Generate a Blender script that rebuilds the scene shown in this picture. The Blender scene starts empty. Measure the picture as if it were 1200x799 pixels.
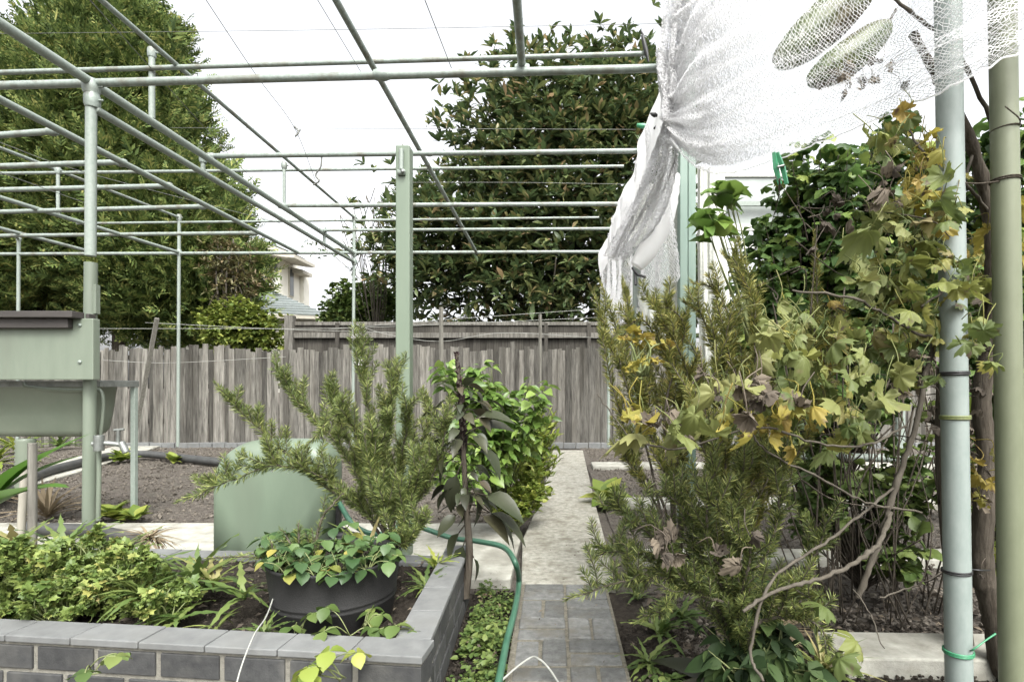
import bpy, math
import numpy as np
from mathutils import Vector
F=650.0; CX=650.0; CY=452.0; H=1.0
sc=bpy.context.scene
col=sc.collection
rng=np.random.default_rng(7)
def R(a,b,n=None): return rng.uniform(a,b,n)
def P(px,py,Y): return np.array([(px-CX)/F*Y, Y, H+(CY-py)/F*Y])
def G(px,py,z=0.0):
    Y=F*(H-z)/(py-CY); return np.array([(px-CX)/F*Y, Y, z])
def nrm(v):
    return v/np.maximum(np.linalg.norm(v,axis=-1,keepdims=True),1e-9)
# ---------------------------------------------------------------- mesh builder
class MB:
    def __init__(s): s.v=[]; s.f=[]; s.n=0
    def add(s,v,f):
        v=np.asarray(v,float).reshape(-1,3)
        s.v.append(v)
        if isinstance(f,np.ndarray): s.f.append(f+s.n)
        else:
            for q in f: s.f.append(np.array([q])+s.n)
        s.n+=len(v); return s
    def stamp(s,tv,tf,M,loc,scale):
        N=len(loc)
        if N==0: return s
        scale=np.asarray(scale,float)
        if scale.ndim==0: scale=np.full(N,float(scale))
        if scale.ndim==1: scale=np.repeat(scale[:,None],3,1)
        pts=tv[None,:,:]*scale[:,None,:]
        w=np.einsum('nij,nkj->nki',M,pts)+loc[:,None,:]
        k=len(tv)
        for fa in (tf if isinstance(tf,list) else [tf]):
            ff=(fa[None,:,:]+(np.arange(N)*k)[:,None,None]).reshape(-1,fa.shape[1])
            s.f.append(ff+s.n)
        s.v.append(w.reshape(-1,3)); s.n+=N*k; return s
    def box(s,lo,hi,M=None,o=None):
        x0,y0,z0=lo;x1,y1,z1=hi
        v=np.array([[x0,y0,z0],[x1,y0,z0],[x1,y1,z0],[x0,y1,z0],[x0,y0,z1],[x1,y0,z1],[x1,y1,z1],[x0,y1,z1]],float)
        if M is not None: v=v@np.asarray(M).T
        if o is not None: v=v+np.asarray(o)
        return s.add(v,np.array([[0,3,2,1],[4,5,6,7],[0,1,5,4],[1,2,6,5],[2,3,7,6],[3,0,4,7]]))
    def tube(s,pts,r,n=8,cap=True):
        pts=np.asarray(pts,float); m=len(pts)
        r=np.full(m,float(r)) if np.ndim(r)==0 else np.asarray(r,float)
        if cap and n>=6:
            e0=.0015*nrm(pts[1]-pts[0]); e1=.0015*nrm(pts[-2]-pts[-1])
            pts=np.concatenate([pts[:1],pts[:1]+e0,pts[1:-1],pts[-1:]+e1,pts[-1:]]); r=np.concatenate([r[:1],r[:1],r[1:-1],r[-1:],r[-1:]]); m+=2
        t=np.gradient(pts,axis=0); t=nrm(t)
        up=np.array([0,0,1.0]) if abs(t[0][2])<.9 else np.array([1.0,0,0])
        a=nrm(np.cross(t[0],up)); A=[]
        for i in range(m):
            a=a-t[i]*np.dot(a,t[i]); a=nrm(a); A.append(a)
        A=np.array(A); B=np.cross(t,A)
        th=np.arange(n)/n*2*math.pi
        v=pts[:,None,:]+r[:,None,None]*(np.cos(th)[None,:,None]*A[:,None,:]+np.sin(th)[None,:,None]*B[:,None,:])
        i=np.arange(m-1)[:,None]*n; j=np.arange(n)[None,:]; j2=(j+1)%n
        f=np.stack([i+j,i+j2,i+n+j2,i+n+j],-1).reshape(-1,4)
        b=s.n
        s.add(v.reshape(-1,3),f)
        if cap:
            s.f.append(np.array([list(range(n))[::-1]])+b); s.f.append(np.array([list(range((m-1)*n,m*n))])+b)
        return s
    def prism(s,poly,z0,z1):
        n=len(poly); a=0
        for i in range(n):
            a+=poly[i][0]*poly[(i+1)%n][1]-poly[(i+1)%n][0]*poly[i][1]
        if a<0: poly=list(poly)[::-1]
        v=[(p[0],p[1],z0) for p in poly]+[(p[0],p[1],z1) for p in poly]
        b=s.n
        s.add(v,np.array([[i,(i+1)%n,n+(i+1)%n,n+i] for i in range(n)]))
        s.f.append(np.array([list(range(n,2*n))])+b); s.f.append(np.array([list(range(n))[::-1]])+b)
        return s
def setp(o,label=None,cat=None,group=None,kind=None):
    if label: o['label']=label
    if cat: o['category']=cat
    if group: o['group']=group
    if kind: o['kind']=kind
    return o
def build(name,mb,mat,parent=None,smooth=True,bevel=0,**kw):
    v=np.concatenate(mb.v); 
    loc=np.zeros(3)
    if parent is not None:
        q=parent
        while q is not None: loc=loc+np.array(q.location); q=q.parent
    else:
        lo=v.min(0); hi=v.max(0); loc=np.array([(lo[0]+hi[0])/2,(lo[1]+hi[1])/2,lo[2]])
    v=v-loc
    me=bpy.data.meshes.new(name)
    me.vertices.add(len(v)); me.vertices.foreach_set('co',v.astype(np.float32).ravel())
    tot=[];lv=[]
    for f in mb.f:
        tot.append(np.full(len(f),f.shape[1])); lv.append(f.ravel())
    tot=np.concatenate(tot); lv=np.concatenate(lv)
    me.loops.add(len(lv)); me.loops.foreach_set('vertex_index',lv.astype(np.int32))
    me.polygons.add(len(tot)); st=np.concatenate([[0],np.cumsum(tot)[:-1]])
    me.polygons.foreach_set('loop_start',st.astype(np.int32))
    me.polygons.foreach_set('use_smooth',np.full(len(tot),bool(smooth)))
    me.update(calc_edges=True); me.validate()
    me.materials.append(mat)
    o=bpy.data.objects.new(name,me); col.objects.link(o)
    if parent is not None: o.parent=parent
    else: o.location=loc
    if bevel:
        m=o.modifiers.new('bevel','BEVEL'); m.width=bevel; m.segments=2; m.limit_method='ANGLE'; m.angle_limit=.7
        m.harden_normals=False
    setp(o,**kw)
    return o
def thing(name,loc,label,cat,group=None):
    o=bpy.data.objects.new(name,None); o.empty_display_size=.1; o.location=tuple(loc); col.objects.link(o)
    return setp(o,label,cat,group)
def cr(pts,n=8):
    pts=[np.asarray(p,float) for p in pts]
    p=[2*pts[0]-pts[1]]+pts+[2*pts[-1]-pts[-2]]
    out=[]
    for i in range(1,len(p)-2):
        for k in range(n):
            t=k/n
            out.append(.5*((2*p[i])+(-p[i-1]+p[i+1])*t+(2*p[i-1]-5*p[i]+4*p[i+1]-p[i+2])*t*t+(-p[i-1]+3*p[i]-3*p[i+1]+p[i+2])*t**3))
    out.append(p[-2]); return np.array(out)
# ---------------------------------------------------------------- materials
def nt(name):
    m=bpy.data.materials.new(name); m.use_nodes=True; t=m.node_tree; t.nodes.clear()
    o=t.nodes.new('ShaderNodeOutputMaterial'); b=t.nodes.new('ShaderNodeBsdfPrincipled')
    t.links.new(b.outputs[0],o.inputs[0]); return m,t,b,o
def nd(t,k,**kw):
    n=t.nodes.new(k)
    for a,v in kw.items():
        if a in n.inputs.keys(): n.inputs[a].default_value=v
        else: setattr(n,a,v)
    return n
def ramp(t,stops,fac):
    r=t.nodes.new('ShaderNodeValToRGB'); e=r.color_ramp.elements
    while len(e)<len(stops): e.new(.5)
    for i,(p,c) in enumerate(stops):
        e[i].position=p; e[i].color=(*c,1)
    t.links.new(fac,r.inputs[0]); return r.outputs[0]
def mix(t,a,b,fac,mode='MIX'):
    m=t.nodes.new('ShaderNodeMix'); m.data_type='RGBA'; m.blend_type=mode
    for s,x in ((0,fac),(6,a),(7,b)):
        if hasattr(x,'links') or isinstance(x,bpy.types.NodeSocket): t.links.new(x,m.inputs[s])
        else: m.inputs[s].default_value=x if s==0 else (*x,1)
    return m.outputs[2]
def coords(t,scale=(1,1,1)):
    g=t.nodes.new('ShaderNodeNewGeometry'); mp=t.nodes.new('ShaderNodeMapping'); mp.inputs['Scale'].default_value=scale
    t.links.new(g.outputs['Position'],mp.inputs[0]); return mp.outputs[0]
def noise(t,vec,scale,detail=4,rough=.6):
    n=nd(t,'ShaderNodeTexNoise',Scale=scale,Detail=detail,Roughness=rough); t.links.new(vec,n.inputs['Vector']); return n.outputs['Fac']
def bump(t,b,h,strength,dist):
    n=nd(t,'ShaderNodeBump',Strength=strength,Distance=dist); t.links.new(h,n.inputs['Height']); t.links.new(n.outputs[0],b.inputs['Normal'])
def island(t):
    return t.nodes.new('ShaderNodeNewGeometry').outputs['Random Per Island']
SAT=.82
LV={'parsley_leaf':1.1,'lime_green_leaf':.95,'weed_leaf':.85,'glossy_green_leaf':1.15,'pale_green_grape_leaf':.72,'yellow_grape_leaf':.7,'dry_curled_leaf':.6,'leathery_leaf':1.9,'cypress_green':1.35,'dry_straw':.6,'strawberry_leaf':1.0,'rosemary_needle':1.3,'yellowing_rosemary_needle':1.15,'dark_rosemary_needle':1.6,'dark_vine_leaf':1.75,'mottled_grape_leaf':.72,'purple_green_leaf':.7}
SV={'gourd_skin':1.35,'soil':.85,'soil_clod':.85,'concrete':.8,'sage_green_paint':.52,'sage_green_enamel':.55,'green_moulded_plastic':.60,'pale_green_post_paint':.62,'teal_post_paint':.6,'olive_painted_pipe':.7,'weathered_paling':.7,'grey_wood':.7,'bark':.8}
VAL={'soil':1.3,'soil_clod':1.3,'weathered_galvanised_pipe':.88,'pale_painted_pipe':.56,'sage_green_paint':.62,'sage_green_enamel':.66,'green_moulded_plastic':.98,'pale_green_post_paint':.58,
'olive_painted_pipe':.60,'pale_blue_grey_pipe':.56,'dark_brown_board':.6,'bleached_stake':.6,'teal_post_paint':.8,'weathered_paling':1.0,'dark_paling':.7,'concrete':.88,'worn_concrete':.86,'grey_paver':.78,'cap_paver':.64,'charcoal_brick':.6,'black_pot_plastic':.38,'black_plastic':.7,'pale_bark':.40,'vine_bark':.7,'white_string':.6,'cream_render':1.3,'mortar':.7,'gourd_skin':.36}
def adj(c,val=1.0,sat=None):
    sat=SAT if sat is None else sat; l=.2126*c[0]+.7152*c[1]+.0722*c[2]
    return tuple(max(.003,(l+(x-l)*sat)*val*k) for x,k in zip(c,(1.0,1.02,.95)))
def surf(name,c1,c2,scale=8,rough=.6,stretch=(1,1,1),bs=.3,bd=.005,bscale=60,metal=0,c3=None,isl=0,spec=.5,detail=6,pos=(.3,.7)):
    m,t,b,o=nt(name); v=coords(t,stretch); vv=VAL.get(name,1.0)*.68; sv=SV.get(name,.82); c1=adj(c1,vv,sv); c2=adj(c2,vv,sv); c3=None if c3 is None else adj(c3,vv,sv)
    n=noise(t,v,scale,detail,.65)
    st=[(pos[0],c1),(pos[1],c2)]
    c=ramp(t,st,n)
    if c3 is not None:
        n2=noise(t,v,scale*.23,3,.6); c=mix(t,c,c3,ramp(t,[(.5,(0,0,0)),(.68,(.8,.8,.8))],n2))
    if isl:
        r=island(t); g=ramp(t,[(0,(1-isl,)*3),(1,(1+isl,)*3)],r); 
        mm=t.nodes.new('ShaderNodeMapRange'); mm.inputs[3].default_value=1-isl; mm.inputs[4].default_value=1+isl
        t.links.new(r,mm.inputs[0]); hs=t.nodes.new('ShaderNodeHueSaturation'); t.links.new(mm.outputs[0],hs.inputs['Value']); t.links.new(c,hs.inputs['Color']); c=hs.outputs[0]
    t.links.new(c,b.inputs['Base Color']); b.inputs['Roughness'].default_value=rough; b.inputs['Metallic'].default_value=metal
    b.inputs['Specular IOR Level'].default_value=spec
    if bs:
        nb=noise(t,v,bscale,5,.7); bump(t,b,nb,bs,bd)
    return m
def leafm(name,stops,trans=.3,rough=.5,spot=None,spotscale=25,spotpos=(.56,.66),vary=.35,spec=.4):
    m,t,b,o=nt(name); r=island(t); v=coords(t); stops=[(p,adj((c[0]*1.12,c[1]*.98,c[2]*.82),.80*LV.get(name,1),.88)) for p,c in stops]; spot=None if spot is None else adj(spot,.9)
    n=noise(t,v,3.0,2,.5)
    ma=nd(t,'ShaderNodeMath',operation='MULTIPLY_ADD'); ma.inputs[1].default_value=vary*2; ma.inputs[2].default_value=-vary
    t.links.new(n,ma.inputs[0]); ad=nd(t,'ShaderNodeMath',operation='ADD'); t.links.new(r,ad.inputs[0]); t.links.new(ma.outputs[0],ad.inputs[1]); ad.use_clamp=True
    c=ramp(t,stops,ad.outputs[0])
    if spot is not None:
        c=mix(t,c,spot,ramp(t,[(spotpos[0],(0,0,0)),(spotpos[1],(1,1,1))],noise(t,v,spotscale,4,.6)))
    t.links.new(c,b.inputs['Base Color']); b.inputs['Roughness'].default_value=rough; b.inputs['Specular IOR Level'].default_value=spec
    if trans:
        tr=t.nodes.new('ShaderNodeBsdfTranslucent'); t.links.new(c,tr.inputs[0]); mx=t.nodes.new('ShaderNodeMixShader'); mx.inputs[0].default_value=trans
        t.links.new(b.outputs[0],mx.inputs[1]); t.links.new(tr.outputs[0],mx.inputs[2]); t.links.new(mx.outputs[0],o.inputs[0])
    return m
M={}
M['soil']=surf('soil',(.075,.062,.055),(.17,.145,.13),22,.95,bs=1,bd=.03,bscale=45,c3=(.13,.115,.10),spec=.15)
M['mulch']=surf('damp_soil',(.03,.024,.02),(.10,.08,.065),30,.95,bs=1,bd=.02,bscale=80,spec=.15)
M['concrete']=surf('concrete',(.34,.32,.28),(.66,.64,.59),9,.9,bs=.6,bd=.006,bscale=90,c3=(.27,.25,.215),spec=.2)
M['concrete2']=surf('worn_concrete',(.32,.295,.25),(.62,.59,.53),26,.9,bs=.9,bd=.01,bscale=110,c3=(.27,.24,.19),spec=.15,detail=10,pos=(.33,.62))
M['paver']=surf('grey_paver',(.15,.148,.15),(.30,.30,.305),30,.85,bs=1,bd=.006,bscale=110,c3=(.20,.18,.15),isl=.28,spec=.3)
M['joint']=surf('sandy_joint',(.16,.14,.11),(.33,.30,.25),60,.95,bs=1,bd=.01,bscale=150,spec=.1)
M['brick']=surf('charcoal_brick',(.055,.056,.062),(.115,.115,.12),30,.8,bs=.4,bd=.004,bscale=130,c3=(.17,.165,.16),isl=.25)
M['cap']=surf('cap_paver',(.23,.235,.25),(.34,.345,.36),20,.75,bs=.2,bd=.002,bscale=160,c3=(.27,.27,.275),isl=.10)
M['mortar']=surf('mortar',(.30,.275,.235),(.45,.42,.37),40,.95,bs=.8,bd=.006,bscale=120)
M['galv']=surf('weathered_galvanised_pipe',(.26,.32,.30),(.42,.48,.46),34,.5,bs=.3,bd=.001,c3=(.22,.20,.16),metal=.15)
M['galv2']=surf('pale_painted_pipe',(.42,.52,.47),(.60,.68,.64),50,.5,bs=.15,bd=.001)
M['gpaint']=surf('sage_green_paint',(.25,.35,.225),(.31,.41,.275),9,.45,bs=.15,bd=.001,c3=(.22,.27,.18),stretch=(1.5,1.5,.3))
M['gpaint_d']=surf('sage_green_enamel',(.24,.32,.21),(.29,.37,.25),5,.35,bs=.05,bd=.001)
M['tank']=surf('green_moulded_plastic',(.155,.245,.15),(.185,.28,.175),8,.45,bs=.12,bd=.001,bscale=200,c3=(.14,.20,.125),stretch=(1.5,1.5,.4))
M['postgreen']=surf('pale_green_post_paint',(.22,.34,.215),(.29,.42,.27),5,.45,stretch=(1,1,.2),bs=.1,bd=.001,c3=(.27,.37,.25))
M['olivepost']=surf('olive_painted_pipe',(.29,.33,.17),(.34,.385,.21),30,.5,stretch=(1,1,.4),bs=.1,bd=.001)
M['bluepost']=surf('pale_blue_grey_pipe',(.44,.54,.53),(.56,.65,.64),40,.5,stretch=(1,1,.4),bs=.15,bd=.001)
M['teal']=surf('teal_post_paint',(.20,.40,.33),(.34,.54,.46),10,.5,stretch=(1,1,.1),bs=.2,bd=.001,c3=(.42,.58,.52))
M['lid']=surf('dark_brown_board',(.055,.045,.042),(.12,.10,.095),14,.7,stretch=(.15,1,1),bs=.4,bd=.002)
M['steel']=surf('dull_steel',(.22,.23,.23),(.38,.40,.40),20,.4,metal=.6,bs=.1,bd=.001)
M['fence']=surf('weathered_paling',(.085,.076,.07),(.30,.275,.25),9,.9,stretch=(3.6,3.6,.34),bs=1,bd=.012,bscale=24,c3=(.12,.105,.09),isl=.5,spec=.1,pos=(.32,.72),detail=8)
M['fence2']=surf('dark_paling',(.06,.052,.047),(.16,.145,.13),14,.9,stretch=(4,4,.2),bs=.7,bd=.008,bscale=30,isl=.3,spec=.1)
M['wood']=surf('grey_wood',(.14,.125,.11),(.30,.28,.25),20,.9,stretch=(3,3,.2),bs=.6,bd=.004,spec=.1)
M['stakewhite']=surf('bleached_stake',(.45,.40,.34),(.65,.60,.52),12,.8,stretch=(1,1,.2),bs=.3,bd=.002)
M['bark']=surf('bark',(.07,.055,.042),(.19,.16,.13),20,.95,stretch=(2,2,.4),bs=1,bd=.008,bscale=60,spec=.1)
M['paletwig']=surf('pale_bark',(.20,.165,.13),(.36,.31,.26),20,.9,stretch=(2,2,.5),bs=.6,bd=.004,spec=.1)
M['vinebark']=surf('vine_bark',(.075,.058,.045),(.23,.19,.155),30,.95,stretch=(3,3,.25),bs=1,bd=.006,bscale=70,spec=.1)
M['greenstem']=surf('green_stem',(.13,.17,.04),(.24,.27,.08),20,.6,bs=.2,bd=.001)
M['black']=surf('black_plastic',(.018,.018,.019),(.04,.04,.042),20,.5,bs=.15,bd=.001)
M['pot']=surf('black_pot_plastic',(.022,.021,.022),(.045,.043,.043),120,.7,bs=.6,bd=.003,bscale=220,isl=0)
M['blackpipe']=surf('black_pipe',(.045,.045,.048),(.09,.09,.092),12,.6,bs=.1,bd=.001)
M['hose']=surf('green_hose_rubber',(.03,.14,.085),(.06,.20,.125),12,.4,bs=.1,bd=.001)
M['wire']=surf('wire',(.16,.16,.155),(.30,.30,.29),20,.5,metal=.5,bs=0)
M['string']=surf('white_string',(.55,.55,.52),(.75,.75,.72),20,.8,bs=0)
M['housewall']=surf('cream_render',(.70,.66,.61),(.78,.74,.69),3,.9,bs=.1,bd=.003)
M['roof']=surf('grey_blue_roof_tile',(.17,.20,.21),(.26,.29,.30),6,.7,bs=.3,bd=.01,isl=.1)
M['trim']=surf('cream_trim',(.55,.50,.43),(.64,.59,.52),5,.6,bs=0)
M['glass']=surf('dark_glass',(.10,.11,.12),(.15,.16,.17),4,.15,bs=0)
M['frost']=surf('grey_plastic_panel',(.30,.34,.34),(.42,.46,.46),5,.35,bs=.2,bd=.003,bscale=20)
M['peg']=surf('green_peg_plastic',(.02,.26,.11),(.03,.34,.16),20,.35,bs=0)
def clothm(name,c,trans,rough=.8):
    m,t,b,o=nt(name); b.inputs['Base Color'].default_value=(*c,1); b.inputs['Roughness'].default_value=rough; b.inputs['Specular IOR Level'].default_value=.2
    tr=t.nodes.new('ShaderNodeBsdfTranslucent'); tr.inputs[0].default_value=(*c,1); mx=t.nodes.new('ShaderNodeMixShader'); mx.inputs[0].default_value=trans
    t.links.new(b.outputs[0],mx.inputs[1]); t.links.new(tr.outputs[0],mx.inputs[2]); t.links.new(mx.outputs[0],o.inputs[0])
    n=noise(t,coords(t,(1,1,.3)),30,4,.6); bump(t,b,n,.4,.01); return m
M['sheet']=clothm('white_cloth',(.92,.92,.91),.6)
M['net']=clothm('white_net_cord',(.95,.95,.95),.65)
M['sheet2']=surf('grubby_white_sheet',(.62,.62,.60),(.88,.88,.86),60,.9,bs=.3,bd=.004,bscale=40,spec=.1)
# leaves
M['conifer']=leafm('cypress_green',[(0,(.026,.054,.016)),(.4,(.068,.120,.030)),(.8,(.130,.195,.05)),(1,(.23,.26,.08))],.25,.7,vary=.5,spec=.2)
M['magnolia']=leafm('leathery_leaf',[(0,(.024,.046,.022)),(.45,(.042,.075,.030)),(.78,(.080,.112,.042)),(.93,(.12,.13,.055)),(1,(.22,.17,.11))],.35,.4,vary=.15)
M['hedge']=leafm('hedge_leaf',[(0,(.05,.11,.02)),(.6,(.09,.17,.03)),(1,(.15,.22,.05))],.3,.6,vary=.4)
M['yellowhedge']=leafm('yellow_green_leaf',[(0,(.09,.16,.02)),(.6,(.17,.25,.03)),(1,(.27,.33,.05))],.35,.6,vary=.4)
M['dull']=leafm('pinkish_olive_leaf',[(0,(.07,.09,.035)),(.6,(.14,.14,.06)),(1,(.23,.18,.12))],.25,.6)
M['rosemary']=leafm('rosemary_needle',[(0,(.05,.085,.022)),(.45,(.10,.155,.04)),(.8,(.17,.23,.065)),(1,(.26,.31,.10))],.25,.55,vary=.35)
M['rosemary_y']=leafm('yellowing_rosemary_needle',[(0,(.07,.10,.025)),(.5,(.15,.19,.04)),(.85,(.26,.28,.06)),(1,(.34,.32,.09))],.25,.55,vary=.35)
M['rosemary_d']=leafm('dark_rosemary_needle',[(0,(.035,.06,.018)),(.5,(.078,.115,.030)),(.85,(.14,.18,.05)),(1,(.22,.26,.08))],.25,.55,vary=.3)
M['blueflower']=leafm('pale_blue_petal',[(0,(.45,.50,.68)),(1,(.68,.72,.82))],.3,.6)
M['pepper']=leafm('glossy_green_leaf',[(0,(.06,.14,.02)),(.5,(.11,.22,.035)),(1,(.20,.32,.06))],.35,.35,vary=.3)
M['lime']=leafm('lime_green_leaf',[(0,(.12,.22,.02)),(.5,(.21,.32,.035)),(1,(.34,.42,.06))],.35,.5,vary=.3)
M['amaranth']=leafm('purple_green_leaf',[(0,(.035,.04,.028)),(.5,(.05,.075,.04)),(1,(.11,.10,.07))],.2,.45,vary=.3)
M['amspike']=leafm('dark_purple_floret',[(0,(.02,.013,.018)),(1,(.06,.035,.045))],.1,.8)
M['bean']=leafm('dark_vine_leaf',[(0,(.020,.05,.014)),(.5,(.045,.10,.025)),(.85,(.09,.16,.035)),(1,(.17,.24,.05))],.42,.45,vary=.35)
M['grape']=leafm('mottled_grape_leaf',[(0,(.10,.17,.04)),(.4,(.17,.25,.06)),(.7,(.27,.33,.07)),(.9,(.36,.38,.08)),(1,(.30,.28,.15))],.35,.6,spot=(.10,.065,.04),spotscale=28,spotpos=(.60,.68),vary=.1)
M['grape_y']=leafm('yellow_grape_leaf',[(0,(.36,.38,.05)),(.6,(.46,.43,.05)),(1,(.42,.33,.06))],.4,.6,spot=(.12,.07,.04),spotscale=22,spotpos=(.58,.68),vary=.1)
M['grape_g']=leafm('pale_green_grape_leaf',[(0,(.15,.22,.06)),(.5,(.24,.31,.09)),(1,(.34,.38,.14))],.35,.6,spot=(.22,.18,.08),spotscale=20,spotpos=(.62,.72),vary=.1)
M['dry']=leafm('dry_curled_leaf',[(0,(.10,.09,.085)),(.5,(.19,.17,.16)),(1,(.31,.28,.25))],.2,.9,vary=.2)
M['straw_leaf']=leafm('strawberry_leaf',[(0,(.03,.085,.03)),(.6,(.065,.14,.045)),(.92,(.10,.19,.05)),(1,(.38,.32,.04))],.25,.45,vary=.1)
M['weed']=leafm('weed_leaf',[(0,(.06,.13,.025)),(.5,(.11,.20,.045)),(1,(.19,.28,.07))],.3,.5,vary=.3)
M['parsley']=leafm('parsley_leaf',[(0,(.07,.14,.025)),(.5,(.13,.215,.045)),(.9,(.22,.31,.075)),(1,(.30,.33,.09))],.3,.5,vary=.35)
M['grassy']=leafm('grass_blade',[(0,(.10,.17,.03)),(.6,(.19,.25,.06)),(1,(.32,.30,.14))],.3,.6)
M['drygrass']=leafm('dry_straw',[(0,(.25,.21,.15)),(1,(.48,.42,.32))],.2,.8)
M['darkleaf']=leafm('dark_glossy_leaf',[(0,(.015,.035,.014)),(.6,(.03,.065,.025)),(1,(.06,.11,.035))],.2,.6,spec=.15)
M['banana']=leafm('broad_bright_leaf',[(0,(.07,.19,.02)),(1,(.09,.23,.03))],.4,.4)
M['gourd']=surf('gourd_skin',(.07,.13,.02),(.22,.27,.06),9,.5,bs=.3,bd=.003,c3=(.16,.09,.03))
M['clod']=surf('soil_clod',(.07,.058,.05),(.18,.155,.135),30,.95,bs=.8,bd=.01,spec=.1,isl=.3)
# ---------------------------------------------------------------- leaf templates
def leaf_t(w=.3,n=4,fold=.25,droop=.25,peak=.4):
    v=[];f=[]
    for i in range(n+1):
        t=i/n; ww=w/2*math.sin(math.pi*min(1,max(0,(t**(math.log(.5)/math.log(peak))))))**.8 if 0<t<1 else 0.004
        z=-droop*t*t
        v+= [(-ww,t,z+fold*ww),(0,t,z),(ww,t,z+fold*ww)]
    for i in range(n):
        a=i*3; f+=[[a,a+1,a+4,a+3],[a+1,a+2,a+5,a+4]]
    return np.array(v,float),np.array(f)
def lobed_t(seed,lobes=5,amp=.28,curl=.25,n=25,tooth=.06,ring=2):
    r=np.random.default_rng(seed); v=[(0,0.0,0)]; f3=[];f4=[]
    ph=r.uniform(0,6,3)
    out=[]
    for k in range(n):
        th=-math.pi+.35+(2*math.pi-.7)*k/(n-1)   # gap at petiole
        rad=.52*(1-amp+amp*abs(math.cos(th*lobes/2))**.7)*(1+(tooth if k%2 else -tooth)*.9)+r.uniform(-.015,.015)
        rad*=(1+.12*math.cos(th))
        out.append((rad*math.sin(th),rad*math.cos(th)))
    for s in range(1,ring+1):
        for (x,y) in out:
            q=s/ring; xx=x*q; yy=y*q; rr=math.hypot(xx,yy)
            an=math.atan2(xx,yy+1e-6); z=-curl*rr*rr*1.6+.09*q*q*math.sin(3*an+ph[0])+.06*q*math.sin(7*an+ph[1])+.03*q*math.cos(5*an)+curl*.5*yy*math.sin(ph[2])
            v.append((xx,yy+.15,z))
    v[0]=(0,.15,0)
    for k in range(n-1): f3.append([0,1+k+1,1+k])
    for s in range(ring-1):
        for k in range(n-1):
            a=1+s*n+k; f4.append([a,a+1,a+n+1,a+n])
    fs=[np.array(f3)]
    if f4: fs.append(np.array(f4))
    return np.array(v,float),fs
def frames(d,roll=None,up=(0,0,1)):
    d=nrm(np.asarray(d,float)); up=np.broadcast_to(np.array(up,float),d.shape)
    x=np.cross(d,up); bad=np.linalg.norm(x,axis=1)<.05
    x[bad]=np.cross(d[bad],np.array([1.,0,.1])); x=nrm(x); z=np.cross(x,d)
    if roll is not None:
        c=np.cos(roll)[:,None]; s=np.sin(roll)[:,None]; x,z=x*c+z*s,z*c-x*s
    return np.stack([x,d,z],-1)
def rdir(n,zlo=-1,zhi=1):
    z=R(zlo,zhi,n); a=R(0,2*math.pi,n); r=np.sqrt(np.maximum(0,1-z*z)); return np.stack([r*np.cos(a),r*np.sin(a),z],-1)
NEEDLE=(np.array([[0,0,0],[-.055,.5,.02],[0,1,-.06],[.055,.5,.02]],float),np.array([[0,3,2,1]]))
BLADE=leaf_t(.08,5,.3,.6,.35)
LEAF=leaf_t(.42,4,.35,.3,.4); LEAFN=leaf_t(.30,3,.3,.2,.5); LEAFW=leaf_t(.7,4,.35,.35,.4)
# ---------------------------------------------------------------- camera / world / light
cam=bpy.data.cameras.new('camera'); co=bpy.data.objects.new('camera',cam); col.objects.link(co)
co.location=(0,0,H); co.rotation_euler=(math.pi/2,0,0); cam.sensor_width=36; cam.lens=F/1200*36
cam.shift_x=(600-CX)/1200; cam.shift_y=(CY-399.5)/1200; cam.clip_end=500; cam.clip_start=.05; sc.camera=co
w=bpy.data.worlds.new('World'); sc.world=w; w.use_nodes=True; t=w.node_tree
bg=t.nodes['Background']; sky=t.nodes.new('ShaderNodeTexSky'); sky.sky_type='NISHITA'; sky.sun_disc=False
sky.sun_elevation=math.radians(52); sky.sun_rotation=math.radians(160); sky.air_density=1.0; sky.dust_density=6; sky.altitude=0
hs=t.nodes.new('ShaderNodeHueSaturation'); hs.inputs['Saturation'].default_value=.13; t.links.new(sky.outputs[0],hs.inputs['Color']); t.links.new(hs.outputs[0],bg.inputs[0])
bg.inputs[1].default_value=.15
sl=bpy.data.lights.new('sun','SUN'); sl.energy=0.9; sl.angle=math.radians(20); sl.color=(1,.97,.93); so=bpy.data.objects.new('sun',sl); col.objects.link(so)
az=math.radians(160); el=math.radians(52)
sd=Vector((math.sin(az)*math.cos(el),math.cos(az)*math.cos(el),math.sin(el)))  # towards the sun
so.rotation_euler=sd.to_track_quat('Z','Y').to_euler(); so.location=(0,-5,10)
sc.view_settings.view_transform='Standard'; sc.view_settings.look='None'; sc.view_settings.exposure=1.75; sc.view_settings.gamma=1
sc.cycles.max_bounces=6; sc.cycles.transparent_max_bounces=8; sc.cycles.caustics_reflective=False; sc.cycles.caustics_refractive=False
# ---------------------------------------------------------------- ground
def grid(x0,x1,y0,y1,nx,ny,z,amp,fr=7):
    xs=np.linspace(x0,x1,nx); ys=np.linspace(y0,y1,ny); X,Y=np.meshgrid(xs,ys)
    Z=z+amp*(np.sin(X*fr+1.3*np.sin(Y*fr*.7))*np.cos(Y*fr*1.3)*.6+.5*R(-1,1,X.shape))
    v=np.stack([X,Y,Z],-1).reshape(-1,3); i=(np.arange(ny-1)[:,None]*nx+np.arange(nx-1)[None,:])
    f=np.stack([i,i+1,i+nx+1,i+nx],-1).reshape(-1,4); return v,f
mb=MB(); mb.add(*grid(-150,150,-60,240,3,3,-.06,0)); build('ground',mb,M['soil'],kind='structure')
mb=MB(); mb.add(*grid(-8.5,-.35,4.1,9.5,400,270,-.035,.012)); build('garden_soil',mb,M['soil'],kind='structure')
mb=MB(); mb.add(*grid(.42,7,2.0,9.5,330,380,-.045,.012)); build('vine_bed_soil',mb,M['soil'],kind='structure')
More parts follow.
